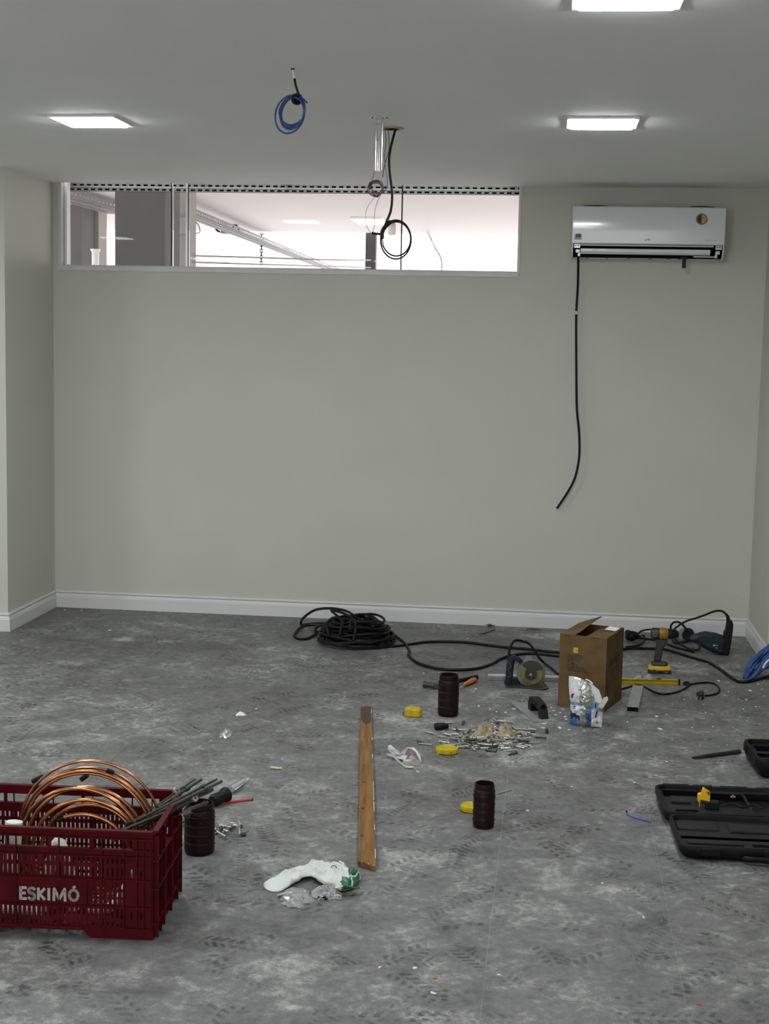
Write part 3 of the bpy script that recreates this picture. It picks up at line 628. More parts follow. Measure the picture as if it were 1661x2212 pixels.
MB().lathe([(.009, -.008), (.009, .008), (0, .008)], 12, TR(*sl(1075, 1000, -.02), 90)).build('wing_nut', M_dkmetal, sw)
wl = Matrix(sw.matrix_world).inverted()
sp2 = [sl(350, 400, .0), sl(345, 290, .0), sl(360, 170, .005), sl(420, 60, .02), sl(490, 45, .04), sl(590, 75, .06), sl(750, 170, .1)]
sp2 = sp2+[wl @ G(1168, 1425, .03), wl @ G(1192, 1444, .008), wl @ G(1212, 1458, .006), wl @ G(1260, 1462, .006)]
cord(sp2, .0062).build('cord', M_rubber, sw, smooth=60)
MB().tube([sl(352, 400), sl(346, 300)], [.010, .007], 8).build('cord_sleeve', M_rubber, sw)
# ------------------------------------------------------------------ straightedge and level on the floor
a, b = G(1054, 1470), G(1232, 1475)
st = thing('aluminium_straightedge', 'ribbed aluminium straightedge lying behind the saw and the box', 'straightedge', (a+b)/2, math.degrees(math.atan2(b.y-a.y, b.x-a.x)))
ln = (b-a).length
MB().box((0, .010, .015), (ln, .020, .030)).build('body', mat('matt_aluminium', (.50, .50, .50), .4, metal=.35, var=.08), st, smooth=0, bevel=.001)
for z in (.004, .0115, .019): MB().box((0, -.0008, z), (ln, .002, .003)).build('groove', M_dkmetal, st, smooth=0)
a, b = G(1334, 1477.5), G(1468, 1480.5)
lv = thing('spirit_level', 'yellow spirit level lying on the floor beside the cardboard box', 'level', (a+b)/2, math.degrees(math.atan2(b.y-a.y, b.x-a.x)))
ln = (b-a).length
M_lev = mat('yellow_metal', (.50, .34, .02), .30, metal=.5, var=.08, scale=30)
MB().prism([(0, 0), (0, .010), (.004, .012), (.004, .020), (0, .022), (.0, .026), (.026, .026), (.026, 0)], -ln/2, ln/2-.006, axis='x').build('body', M_lev, lv, smooth=0, bevel=.0008)
MB().box((ln/2-.002, .013, .0135), (.008, .028, .029)).build('end_cap', M_black, lv, bevel=.002)
MB().lathe([(.011, 0), (.011, .003), (.007, .003), (.007, .001), (0, .001)], 20, TR(.052, .013, .0255)).build('vial', M_dkmetal, lv)
MB().box((.018, .013, .0262), (.018, .008, .0012)).build('label_plate', M_dkmetal, lv, smooth=0)
fb = MB()                                                # crumpled clear film on the level
rf = random.Random(5)
def crumple(mb, c, rx, ry, hgt, seed, n=12, m=5, rough=.35, flat=.0):
    rg = random.Random(seed); vs = [Vector((0, 0, hgt))]; fs = []
    for j in range(1, m+1):
        for k in range(n):
            a = 2*math.pi*k/n; s = j/m; jit = 1+rg.uniform(-rough, rough)*s
            z = hgt*(1-s**2.6)*(1+rg.uniform(-rough, rough)*1.2)
            vs.append(Vector((rx*s*jit*math.cos(a), ry*s*jit*math.sin(a), max(z, 0.001 if j == m else .004))))
    for k in range(n): fs.append((0, 1+k, 1+(k+1) % n))
    for j in range(m-1):
        for k in range(n):
            a_, b_ = 1+j*n+k, 1+j*n+(k+1) % n; fs += [(a_, a_+n, b_+n), (a_, b_+n, b_)]
    fs.append(tuple(1+(m-1)*n+k for k in range(n)))
    return mb.add([v+Vector(c) for v in vs], fs)
wr = thing('clear_wrapper', 'crumpled clear wrapper lying on top of the yellow level', 'wrapper', G(1399, 1467, .0275))
crumple(MB(), (0, .0, 0), .025, .012, .022, 4, 10, 4).build('film', M_film, wr, smooth=0)
crumple(MB(), (-.045, .002, 0), .02, .012, .018, 9, 10, 4).build('film', M_film, wr, smooth=0)
# ------------------------------------------------------------------ cardboard box
BW, BD, BH = .221, .285, .342
fr_ = G(1305, 1539)
bx = thing('cardboard_box', 'tall brown cardboard box with its top flaps partly open', 'box', fr_, -18)
MB().box((-BW/2, .0015, BH/2), (BW, .003, BH)).build('front_side', M_card, bx, smooth=0)
MB().box((-BW/2, BD-.0015, BH/2), (BW, .003, BH)).build('back_side', M_card, bx, smooth=0)
MB().box((-.0015, BD/2, BH/2), (.003, BD-.006, BH)).build('narrow_side', M_card, bx, smooth=0)
MB().box((-BW+.0015, BD/2, BH/2), (.003, BD-.006, BH)).build('narrow_side', M_card, bx, smooth=0)
MB().box((-BW/2, BD/2, .002), (BW-.006, BD-.006, .003)).build('bottom', M_card, bx, smooth=0)
def flap(hx, hy0, hy1, w0, ang, curl, nm, side, tap=1.0):
    mb = MB(); n = 7; vs = []; fs = []
    for i in range(n):
        t = i/(n-1)
        for yk in range(5):
            s = yk/4; w = w0*(tap+(1-tap)*s); x = hx+side*w*t*math.cos(math.radians(ang)); z = BH+w*t*math.sin(math.radians(ang)); y = hy0+(hy1-hy0)*s; e = .004*math.sin(7*s+3*t)*t
            vs.append((x+e*.6, y+(.006*math.sin(9*t) if yk in (0, 4) else 0), z+e+curl*t*(s-.22)))
    for i in range(n-1):
        for k in range(4): fs.append((i*5+k, i*5+k+1, (i+1)*5+k+1, (i+1)*5+k))
    mb.add(vs, fs); o = mb.build(nm, M_card, bx, smooth=50); sd = o.modifiers.new('thickness', 'SOLIDIFY'); sd.thickness = .003; return o
flap(-BW, 0, BD, .112, 5, .045, 'flap', 1, .58)
flp = flap(0, 0, BD, .104, -2, -.008, 'flap', -1)
MB().prism([(-BW+.006, .003), (-.006, .003), (-.02, .07), (-BW/2, .085), (-BW+.03, .07)], 0, .003, M=TR(0, 0, BH-.004, -18)).build('inner_flap', M_card, bx, smooth=0)
MB().prism(rrect(.052, .085, .002), .0, .0008, M=TR(-.040, BD-.055, BH+.0006, 0, 3)).build('shipping_label', M_paper, bx)
lab_ = MB().prism(rrect(.0225, .024, .001), -.0008, 0, axis='y', M=TR(-BW+.0765, -.0003, .272)).build('yellow_sticker', mat('lime_sticker', (.42, .38, .012), .6), bx)
for (dx, dz, w) in ((-.006, .001, .004), (.0045, -.001, .009)): MB().box((-BW+.0765+dx, -.0013, .272+dz), (w, .0004, .003)).build('sticker_print', mat('olive_ink', (.12, .11, .01), .7), lab_, smooth=0)
def pbar(x0, x1, z, hgt=.0042):
    return MB().box((-BW+(x0+x1)/2, -.0004, z), (x1-x0, .0008, hgt))
rows = [(.249, [(.040, .060), (.063, .070), (.074, .108)]), (.2395, [(.040, .068), (.074, .095), (.100, .108)]), (.230, [(.039, .070), (.078, .086), (.092, .1)]), (.221, [(.038, .052), (.054, .068), (.078, .086), (.09, .097)]),
        (.212, [(.038, .047), (.055, .058), (.095, .101)]), (.203, [(.037, .052), (.078, .088)]), (.193, [(.038, .048), (.052, .074), (.08, .118)]), (.1845, [(.037, .072), (.076, .13)]), (.176, [(.037, .065), (.068, .14)])]
for z, rs in rows:
    mb = MB()
    for x0, x1 in rs:
        x = x0
        while x < x1-.001:                               # rows of illegible small print
            w = min(rr.uniform(.0018, .0032), x1-x); hgt = rr.choice((.0036, .0044, .005)); mb.box((-BW+x+w/2, -.0003, z+(hgt-.0042)/2-(x-x0)*.02), (w, .0006, hgt)); x += w+.0007
    mb.build('print_line', M_print, bx, smooth=0)['kind'] = 'stuff'
MB().prism([(0, .0), (.004, .008), (.012, .008), (.016, 0), (.013, -.008), (.008, -.004), (.004, -.008)], -.0006, 0, axis='y', M=TR(-BW+.058, -.0002, .207)).build('emblem', M_print, bx)
RS = Matrix.Rotation(math.radians(90), 4, 'Z') @ FACE    # text on the +x side
lettering('SUNFEXU', .036, M_print, bx, Matrix.Translation((.0006, .135, .212)) @ RS, bold=.0012)
MB().tube(spline([(.0003, .07, .238), (.0003, .11, .252), (.0003, .15, .256), (.0003, .185, .25)], 5), [.0006]+[.004]*6+[.005]*6+[.001]*3, 6).build('emblem_arc', M_print, bx)
MB().box((.0004, .14, .18), (.0008, .10, .004)).build('print_line', M_print, bx, smooth=0)
MB().prism([(.10, .118), (.135, .148), (.17, .12), (.16, .118), (.135, .138), (.112, .118)], 0, .0007, axis='x').build('emblem', M_print, bx)
# ------------------------------------------------------------------ snack-like plastic packet against the box
pk = thing('plastic_packet', 'crumpled white and blue plastic packet leaning against the cardboard box', 'packet', G(1262, 1571)+Vector((0, .012, 0)), -13)
M_pkw = mat('packet_white', (.50, .52, .53), .22, var=.12, scale=22, coat=.3)
M_pkb = mat('packet_blue', (.018, .11, .27), .25, var=.35, scale=60, coat=.3); M_pkn = mat('packet_navy', (.006, .012, .055), .25, var=.2, coat=.3); M_pkl = mat('packet_pale_blue', (.10, .23, .36), .25, var=.2, coat=.3)
M_pks = mat('packet_silver', (.36, .36, .34), .25, metal=.5, var=.25, scale=30); M_mar = mat('maroon_print', (.07, .008, .018), .4)
ppx = G(1262, 1571).y/F_PX*1.0
pb = MB(); NX, NZ = 22, 30
LE = lambda t: -.0660-.018*t**2.2+.004*math.sin(6*t)      # left and right outline over height
RE = lambda t: .078-.004*t-.040*max(0, t-.70)**1.0*2.0
HT = lambda s: .205-.058*max(0, s-.15)**1.6-.02*max(0, s-.8)
def pk_pt(s, t, side):
    hh = HT(s); z = .003+hh*t; x = LE(t)+(RE(t)-LE(t))*s
    bul = math.sin(math.pi*min(max(s, 0), 1))**.6*(math.sin(math.pi*min(1, t*.92+.06))**.7)
    nz_ = noise.noise(Vector((x*40, z*40, 3.3*side)))*.009+noise.noise(Vector((x*110, z*90, 9.1*side)))*.005
    return Vector((x+noise.noise(Vector((0, z*50, 2)))*.002, side*(.022*bul)+nz_*(.3+bul)+.045*t*t, z))
for side in (-1, 1):
    vs = [pk_pt(i/NX, j/NZ, side if 0 < i < NX and 0 < j < NZ else 0) for i in range(NX+1) for j in range(NZ+1)]
    o = len(pb.v); pb.v += vs
    for i in range(NX):
        for j in range(NZ):
            s, t = (i+.5)/NX, (j+.5)/NZ; q = [o+i*(NZ+1)+j, o+(i+1)*(NZ+1)+j, o+(i+1)*(NZ+1)+j+1, o+i*(NZ+1)+j+1]
            mi = 0
            wob = .03*math.sin(9*s)
            if s < .66:
                if t < .13+wob: mi = 1 if (s < .25 or s > .5) else 4
                elif t < .27-.2*(s-.1)+.25*max(0, s-.45): mi = 2 if (s < .33 or s > .5) else 4
                elif .42 < t+.1*(s-.3) < .49 and s < .3: mi = 3
                elif s > .33 and s < .52 and t < .62: mi = 4
                elif s > .5 and t < .36: mi = 1
            elif .42 < t < .62: mi = 3
            if t > .6 and s > .36 and s+.25*t < .95: mi = 4
            if s > .5 and .36 < t < .5 and s < .66: mi = 3
            pb.f.append(q); pb.mi.append(mi)
pb.build('film_bag', [M_pkw, M_pkb, M_pkn, M_pkl, M_pks], pk, smooth=28)
for (x, z, w, hgt, r_, m) in ((-.056, .130, .014, .020, 10, M_mar), (.052, .060, .007, .035, 14, M_mar), (-.03, .158, .017, .004, -8, M_ink), (.058, .026, .007, .006, 0, M_ink), (.048, .1, .004, .018, 0, M_navy), (-.04, .088, .02, .003, -6, M_navy), (-.04, .080, .022, .003, -6, M_navy)):
    yf_ = min(pk_pt(min(max((x-LE(z/.2))/(RE(z/.2)-LE(z/.2)), 0), 1), z/.2, -1).y, 9)-.0025
    MB().prism(rrect(w, hgt, min(w, hgt)*.3), -.0008, .002, axis='y', M=TR(x, yf_, z, 0, r_)).build('print', m, pk)
tf = MB(); crumple(tf, (0, 0, 0), .032, .03, .02, 21, 12, 4, .3)
tfo = tf.build('torn_flap', M_pks, pk, smooth=0); tfo.matrix_local = TR(.01, -.012, .128, 70, 0, 0)
tg = MB().prism([(-.012, 0), (.010, .004), (.014, .05), (.004, .062), (-.008, .05)], 0, .0012, axis='y', M=TR(.066, .0, .088, -12, 24, 0)).build('torn_tab', mat('cream_film', (.42, .38, .30), .35, var=.1), pk)
MB().tube(spline([(-.008, .035, .203), (.01, .03, .198), (.024, .03, .187)], 4), .0028, 6).build('torn_edge', M_white, pk)
# ------------------------------------------------------------------ steel offcut
a, b = G(1366.5, 1537), G(1378, 1490)
of = thing('steel_offcut', 'short galvanised steel profile lying beside the cardboard box', 'metal profile', (a+b)/2, math.degrees(math.atan2(b.y-a.y, b.x-a.x))-90)
ln = (b-a).length
MB().prism([(-.026, 0), (.026, 0), (.026, .022), (-.026, .022)], -ln/2+.001, ln/2, axis='y').build('profile', M_galv, of, smooth=0, bevel=.0015)
MB().box((0, -ln/2+.0006, .011), (.050, .001, .020)).build('dark_end_plate', M_dark, of, smooth=0)  # dark plate on a solid end, painting the shade inside
# ------------------------------------------------------------------ plastering trowel
q = [G(1103, 1517, .004), G(1152, 1559, .004), G(1205, 1558, .004), G(1160, 1518, .004)]
tr = thing('plaster_trowel', 'plastering trowel with black arched handle on a grey steel plate', 'trowel', G(1160, 1540), 0)
tl = [p-tr.location for p in q]
MB().prism([(p.x, p.y) for p in tl], .001, .0045).build('plate', mat('trowel_steel', (.24, .245, .24), .5, metal=.15, var=.2, scale=25), tr, smooth=0)
ca = (tl[0]+tl[3])/2*.62+(tl[1]+tl[2])/2*.38; cb = (tl[0]+tl[3])/2*.1+(tl[1]+tl[2])/2*.9
e1 = (tl[0]+tl[3])/2*.66+(tl[1]+tl[2])/2*.34+Vector((.005, 0, 0)); e2 = (tl[0]+tl[3])/2*.08+(tl[1]+tl[2])/2*.92+Vector((.004, .01, 0))
dirv = (e2-e1); hv = Vector((0, 0, 1)); 
def hpt(t, z): return Vector((e1.x+dirv.x*t, e1.y+dirv.y*t, z))
hp = MB(); pr = [(0.0, .004), (-.03, .03), (.06, .066), (.25, .072), (.55, .066), (.78, .060), (.86, .045), (1.0, .004)]
inn = [(.86, .004), (.74, .038), (.60, .044), (.34, .046), (.24, .038), (.22, .004)]
nrm = Vector((-dirv.y, dirv.x, 0)).normalized()*.0205
ol = pr+inn; n = len(ol)
vs = [hpt(t, z)+nrm for t, z in ol]+[hpt(t, z)-nrm for t, z in ol]
hp.add(vs, [tuple(range(n)), tuple(range(2*n-1, n-1, -1))]+[(i, (i+1) % n, n+(i+1) % n, n+i) for i in range(n)])
ho = hp.build('handle', M_black, tr, bevel=.004)
MB().lathe([(.011, 0), (.011, .004), (0, .004)], 16, Matrix.Translation(hpt(.84, .052)) @ dirv.to_track_quat('Z', 'Y').to_matrix().to_4x4()).build('dark_end_disc', M_dark, tr)  # dark disc painting the shaded hollow of the handle
# ------------------------------------------------------------------ cordless drill
dr = thing('cordless_drill', 'yellow and black cordless drill standing upright on its battery', 'drill', G(1424, 1453), 0)
dpx = G(1424, 1453).y/F_PX*1.004
def dz(zx, zy, y=0): return Vector(((1380+zx/15.8-1424)*dpx, y, (1455.5-(1340+zy/15.8))*dpx))
M_dry = mat('drill_yellow', (.20, .115, .012), .45, var=.3, scale=30, col2=(.26, .15, .018), spec=.2); M_drk = mat('drill_black', (.022, .021, .018), .5, var=.3, scale=30)
M_bat = mat('battery_yellow', (.55, .33, .015), .4, var=.12)
ax = lambda x, z, r=0: TR(x, 0, z, 0, 90)
hz = dz(0, 465).z
MB().lathe([(0, 0), (.020, .001), (.027, .006), (.029, .02), (.029, .05), (.027, .056), (0, .056)], 20, TR(dz(345, 0).x, 0, hz, 0, 90)).build('motor_cap', M_drk, dr, smooth=40)
for k in range(3): MB().box((dz(470, 0).x, -.0285, hz-.012+.007*k), (.026, .004, .0022)).build('vent', mat('vent_tan', (.16, .13, .06), .5), dr, smooth=0)
MB().lathe([(0, 0), (.029, 0), (.031, .008), (.031, .03), (.027, .042), (0, .042)], 20, TR(dz(640, 0).x, 0, hz, 0, 90)).build('gear_case', M_dry, dr, smooth=40)
MB().lathe([(0, 0), (.026, 0), (.027, .01), (.026, .024), (.024, .028), (.023, .04), (.016, .052), (.008, .056), (0, .056)], 20, TR(dz(920, 0).x, 0, hz, 0, 90)).build('chuck', M_black, dr, smooth=35)
MB().prism([(dz(460, 0).x, dz(0, 660).z), (dz(930, 0).x, dz(0, 640).z), (dz(930, 0).x, dz(0, 740).z), (dz(860, 0).x, dz(0, 780).z), (dz(780, 0).x, dz(0, 1000).z), (dz(730, 0).x, dz(0, 1420).z), (dz(490, 0).x, dz(0, 1420).z), (dz(520, 0).x, dz(0, 1100).z), (dz(555, 0).x, dz(0, 760).z)], -.016, .016, axis='y').build('grip', M_drk, dr, bevel=.006)
MB().prism([(dz(790, 0).x, dz(0, 690).z), (dz(900, 0).x, dz(0, 690).z), (dz(890, 0).x, dz(0, 900).z), (dz(800, 0).x, dz(0, 920).z)], -.008, .008, axis='y').build('trigger', M_dry, dr, bevel=.003)
MB().prism([(dz(400, 0).x, -.026), (dz(900, 0).x, -.03), (dz(980, 0).x, -.01), (dz(960, 0).x, .028), (dz(420, 0).x, .03)], dz(0, 1560).z, dz(0, 1440).z, scale1=.9).build('foot', M_drk, dr, bevel=.004)
MB().prism([(dz(290, 0).x, -.022), (dz(420, 0).x, -.040), (dz(740, 0).x, -.044), (dz(1080, 0).x, -.026), (dz(1090, 0).x, .02), (dz(1000, 0).x, .036), (dz(330, 0).x, .034)], dz(0, 1700).z, dz(0, 1560).z, scale1=.93).build('battery_top', M_bat, dr, bevel=.004)
MB().prism([(dz(290, 0).x, -.022), (dz(420, 0).x, -.040), (dz(740, 0).x, -.044), (dz(1080, 0).x, -.026), (dz(1090, 0).x, .02), (dz(1000, 0).x, .036), (dz(330, 0).x, .034)], .0, dz(0, 1700).z).build('battery_base', M_drk, dr, bevel=.003)
MB().box((dz(500, 0).x, -.0425, dz(0, 1700).z), (.012, .004, .012)).build('battery_latch', M_drk, dr, bevel=.001)
MB().prism([(dz(700, 0).x, -.0445), (dz(760, 0).x, -.0445), (dz(735, 0).x, -.0445), (dz(640, 0).x, -.0445)], 0.01, 0.016).build('battery_rib', M_bat, dr)
MB().box((dz(920, 0).x, -.037, .011), (.012, .006, .009), TR(rz=0)).build('battery_badge', mat('badge', (.2, .12, .02), .5), dr, bevel=.001)
# ------------------------------------------------------------------ rotary hammer drill
hm = thing('hammer_drill', 'dark teal corded hammer drill lying by the corner with its black grip upright', 'drill', G(1560, 1414), 0)
hpx = G(1560, 1414).y/F_PX*1.0
def hz_(zx, zy, y=0): return Vector(((1440+zx/7.516-1560)*hpx, y, (1417-(1310+zy/7.516))*hpx))
bodyo = [(470, 500), (520, 465), (620, 440), (700, 450), (790, 460), (890, 490), (930, 520), (930, 790), (880, 790), (760, 750), (620, 690), (540, 640), (480, 570)]
MB().prism([(hz_(a, 0).x, max(hz_(0, b_).z, .002)) for a, b_ in bodyo], -.03, .035, axis='y').build('body', M_teal, hm, bevel=.014)
MB().prism([(hz_(a, 0).x, max(hz_(0, b_).z, .001)) for a, b_ in [(545, 650), (760, 745), (900, 790), (990, 790), (990, 812), (890, 806), (740, 765), (545, 672)]], -.026, .03, axis='y').build('underside', M_black, hm, bevel=.002)
gripo = [(950, 235), (1020, 225), (1050, 290), (1045, 430), (1025, 640), (1005, 790), (960, 805), (900, 790), (870, 640), (880, 605), (905, 560), (905, 420), (925, 400)]
MB().prism([(hz_(a, 0).x, max(hz_(0, b_).z, .001)) for a, b_ in gripo], -.022, .024, axis='y').build('grip', M_black, hm, bevel=.007)
MB().lathe([(.0, 0), (.024, 0), (.027, .01), (.02, .028), (.014, .045), (0, .045)], 16, TR(hz_(520, 0).x, .0, hz_(0, 540).z, 0, -100)).build('nose', M_drk, hm)
MB().prism([(hz_(735, 0).x, hz_(0, 630).z), (hz_(775, 0).x, hz_(0, 625).z), (hz_(770, 0).x, hz_(0, 655).z), (hz_(740, 0).x, hz_(0, 650).z)], -.0325, -.029, axis='y').build('badge', M_galv, hm)
for zy in (640, 680): MB().box(tuple(hz_(800, zy, -.031)), (.013, .003, .003)).build('badge_line', M_galv, hm, smooth=0)
wl = Matrix(hm.matrix_world).inverted()
def r6(zx, zy): return (1340+zx/5.174, 1300+zy/5.174)
yk = hm.location.y
air = [(1205, 215), (1195, 160), (1150, 112), (1095, 100), (1030, 112), (950, 145), (850, 180), (760, 207), (690, 240), (640, 275), (600, 312)]
cp_ = [wl @ P(*r6(a, b_), yk+.0) for a, b_ in air]
gnd = [(575, 385), (590, 440), (640, 460), (700, 450), (780, 436), (850, 450), (888, 490), (870, 528), (820, 540), (740, 512), (680, 475), (620, 425)]
cp_ += [wl @ G(*r6(a, b_), .010+.002*(i % 3)) for i, (a, b_) in enumerate(gnd)]
y2 = G(*r6(620, 425)).y-.05
cp_ += [wl @ P(*r6(a, b_), y2) for a, b_ in [(565, 330), (565, 270), (590, 235), (630, 224), (670, 235), (705, 265), (740, 320), (765, 400), (795, 480)]]
cp_ += [wl @ G(*r6(a, b_), .009) for a, b_ in [(818, 548), (790, 550), (700, 530), (620, 508), (560, 487), (510, 465), (430, 436), (340, 420), (250, 408), (190, 405)]]
cord(cp_, .0058).build('cord', M_rubber, hm, smooth=60)
MB().tube([wl @ P(*r6(1207, 225), yk), wl @ P(*r6(1200, 165), yk), wl @ P(*r6(1178, 135), yk)], [.011, .009, .007], 8).build('cord_sleeve', M_rubber, hm, smooth=60)
# plug block and short leads behind the box
sk = thing('socket_block', 'black plug and socket joint on the floor just behind the cardboard box', 'plug', G(1370, 1384), 10)
MB().lathe([(0, 0), (.022, .0), (.028, .012), (.028, .035), (.02, .055), (.012, .06), (0, .06)], 14, TR(-.04, 0, .028, 0, 90)).build('socket', M_black, sk, smooth=40)
MB().box((-.036, 0, .033), (.03, .05, .052)).build('plug_body', M_black, sk, bevel=.008)
w2 = Matrix(sk.matrix_world).inverted()
def rg(zx, zy, z=.007): return w2 @ G(*r6(zx, zy), z)
cord([(.02, 0, .03), rg(215, 385, .03), rg(255, 375, .02), rg(275, 410), rg(255, 450), rg(200, 485), rg(120, 500), rg(60, 505)], .0052).build('lead', M_rubber, sk, smooth=60)
cord([(.02, 0, .034), w2 @ P(*r6(215, 340), 7.75), w2 @ P(*r6(260, 318), 7.75), w2 @ P(*r6(330, 310), 7.75), w2 @ P(*r6(400, 320), 7.75)], .0052).build('lead', M_rubber, sk, smooth=60)
# round grinder by the baseboard
gr = thing('angle_grinder', 'round dark blue tool with pale grey guard standing near the baseboard behind the drill', 'grinder', G(1481, 1385), 0)
gpx = G(1481, 1385).y/F_PX
MB().lathe([(0, -.02), (.030, -.02), (.036, -.012), (.036, .02), (.03, .03), (0, .03)], 22, TR(.012, 0, .040, 90, 0, 0)).build('gear_head', M_navy, gr, smooth=40)
disc(MB(), Vector((-.012, 0, .042)), .036, -.016, -.002, 24).build('guard', mat('pale_guard', (.28, .28, .28), .4, metal=.4), gr, bevel=.003)
MB().box((.0, -.022, .048), (.022, .004, .004), TR(ry=-8)).build('spindle_lock', M_white, gr, bevel=.001)
MB().tube([(.04, 0, .02), (.062, -.01, .012)], [.010, .007], 10).build('handle', M_navy, gr)
# ------------------------------------------------------------------ blue cable coil on the floor at the corner
bl = thing('blue_cable_bundle', 'bundle of blue cable leaning on the baseboard at the corner', 'cable', G(1640, 1470), 0)
wb_ = Matrix(bl.matrix_world).inverted(); yb_ = bl.location.y
for k in range(20):
    a0 = rr.uniform(-5, 5); o_ = rr.uniform(-7, 7)
    c0 = [P(1608+abs(o_)+a0*.5, 1463-abs(o_), yb_), P(1618+o_, 1443+a0, yb_+.02), P(1632+o_, 1426+a0, yb_+.05), P(1650+o_, 1408+a0, yb_+.08), P(1672+o_, 1390+a0, yb_+.09), P(1690+o_, 1382, yb_+.08), P(1692+o_, 1392, yb_+.06), P(1672+o_*1.5, 1412+a0*2, yb_+.04), P(1652+o_*1.5, 1432+a0*2, yb_+.02), P(1634+o_, 1454-abs(a0), yb_), P(1615, 1469-abs(a0), yb_)]
    MB().tube(spline([wb_ @ p+Vector((0, rr.uniform(-.03, .03), 0)) for p in c0], 4, True), .0055, 7, closed=True).build('cable_loop', M_blue, bl, smooth=60)
MB().tube(spline([wb_ @ P(1648, 1443, yb_-.035), wb_ @ P(1656, 1430, yb_-.035), wb_ @ P(1668, 1420, yb_-.035)], 4), .0045, 8).build('white_tag', M_white, bl)
# lead with plug in front of the level
pw = thing('power_lead', 'thin black cord with a plug curling on the floor in front of the yellow level', 'cord', (0, 0, 0))
pts = [(1340, 1489), (1352, 1486), (1368, 1481), (1385, 1481), (1398, 1487), (1412, 1494), (1428, 1499), (1448, 1498), (1470, 1492), (1485, 1483), (1489, 1476), (1482, 1473.5), (1477, 1476), (1483, 1479), (1492, 1478), (1515, 1475), (1535, 1475), (1548, 1480), (1554, 1489), (1550, 1497), (1538, 1501), (1523, 1503)]
cord([G(u, v, .005) for u, v in pts], .0048).build('cord', M_rubber, pw, smooth=60)
pg = G(1512, 1508)
MB().box((pg.x, pg.y, .013), (.030, .06, .022), None).box((pg.x+.012, pg.y+.05, .012), (.018, .05, .016)).build('plug', M_black, pw, bevel=.005)
for d_ in (-.008, .006): MB().tube([(pg.x+d_-.004, pg.y-.028, .012), (pg.x+d_-.012, pg.y-.055, .010)], .0025, 6).build('prong', M_steel, pw)
# ================================================================== loose things on the floor
def jar(label, u, v, r, hgt, mat_, turns=4):
    c = G(u, v); c.y += r*.95; c.z = .0003
    t = thing('brown_jar', label, 'jar', c, rr.uniform(0, 60), 'brown ribbed plastic jars')
    pf = [(0, 0), (r*.90, 0), (r*.97, .006), (r, .014)]
    z0, z1 = .014, hgt*.80; st_ = (z1-z0)/turns
    for k in range(turns):
        a = z0+k*st_; pf += [(r, a+.004), (r*.985, a+st_*.45), (r, a+st_-.006), (r*.96, a+st_-.003), (r*.96, a+st_-.001), (r, a+st_)]
    pf += [(r*.985, hgt*.84), (r*.93, hgt*.87), (r*.90, hgt*.88), (r*.90, hgt*.905), (r*.94, hgt*.91), (r*.94, hgt*.93), (r*.885, hgt*.935), (r*.885, hgt*.985), (r*.87, hgt), (r*.82, hgt), (r*.82, hgt*.93), (r*.9, hgt*.85), (r*.9, .02), (0, .02)]
    MB().lathe(pf, 32).build('jar_body', mat_, t, smooth=30)
    nb = MB()
    for k in range(turns):
        for q_ in range(14):
            a = 2*math.pi*q_/14; nb.box((r*1.0*math.cos(a), r*1.0*math.sin(a), z0+(k+.5)*st_), (.004, .004, .0022))
    nb.build('grip_dots', mat_, t, smooth=0)['kind'] = 'stuff'
    return t
j2 = jar('brown ribbed jar standing beside the hammer and the heap of bolts', 966, 1550, .0465, .185, M_brown)
j1 = jar('brown ribbed jar standing alone in front of a yellow lid', 1043, 1793, .0375, .155, M_brown)
j3 = jar('brown ribbed jar behind the red crate under the drill bits', 423, 1851, .0495, .165, M_brown)
def lid(label, u, v, r, hgt):
    c = G(u, v); c.y += r; c.z = .0003
    t = thing('yellow_jar_cover', label, 'lid', c, 0, 'yellow screw lids')
    MB().lathe([(0, .0), (r*.9, 0), (r, .003), (r, hgt-.003), (r*.97, hgt), (r*.88, hgt), (r*.86, hgt-.0015), (0, hgt-.0015)], 40).build('cap', M_yellow, t, smooth=30)
    ri = MB()
    for k in range(36): a = 2*math.pi*k/36; ri.box((r*math.cos(a), r*math.sin(a), hgt/2), (.002, .002, hgt*.7), TR(rz=0))
    ri.build('grip_ribs', M_yellow, t, smooth=0)['kind'] = 'stuff'
    for k in range(4): MB().box((.0, -r-.0006, hgt*.5), (.003, .001, .006), Matrix.Rotation(.5 if k else .45, 4, 'Z')).build('nick', M_ink, t, smooth=0) if k == 0 else None
lid('yellow lid lying between the bolts and the small clear bag', 963, 1632, .0455, .020)
lid('yellow lid half hidden behind the lone brown jar', 1017, 1758, .040, .020)
tmz = thing('tape_measure', 'yellow tape measure lying on the floor at the far end of the plank', 'tape measure', G(891, 1550)+Vector((0, .03, 0)), -4)
MB().prism([(-.036, -.02), (-.030, -.03), (.030, -.03), (.038, -.022), (.038, .016), (.02, .034), (-.016, .036), (-.036, .02)], .0, .036).build('case', M_yellow, tmz, bevel=.006)
MB().box((-.040, -.010, .012), (.008, .018, .012)).build('tape_hook', mat('dark_red', (.10, .02, .012), .5), tmz, bevel=.001)
MB().lathe([(.016, 0), (.016, .002), (0, .002)], 20, TR(-.02, -.0295, .018, 90)).build('badge', mat('dull_yellow', (.48, .32, .02), .5), tmz)
MB().box((.0, 0, .001), (.06, .05, .002)).build('base', M_ink, tmz)
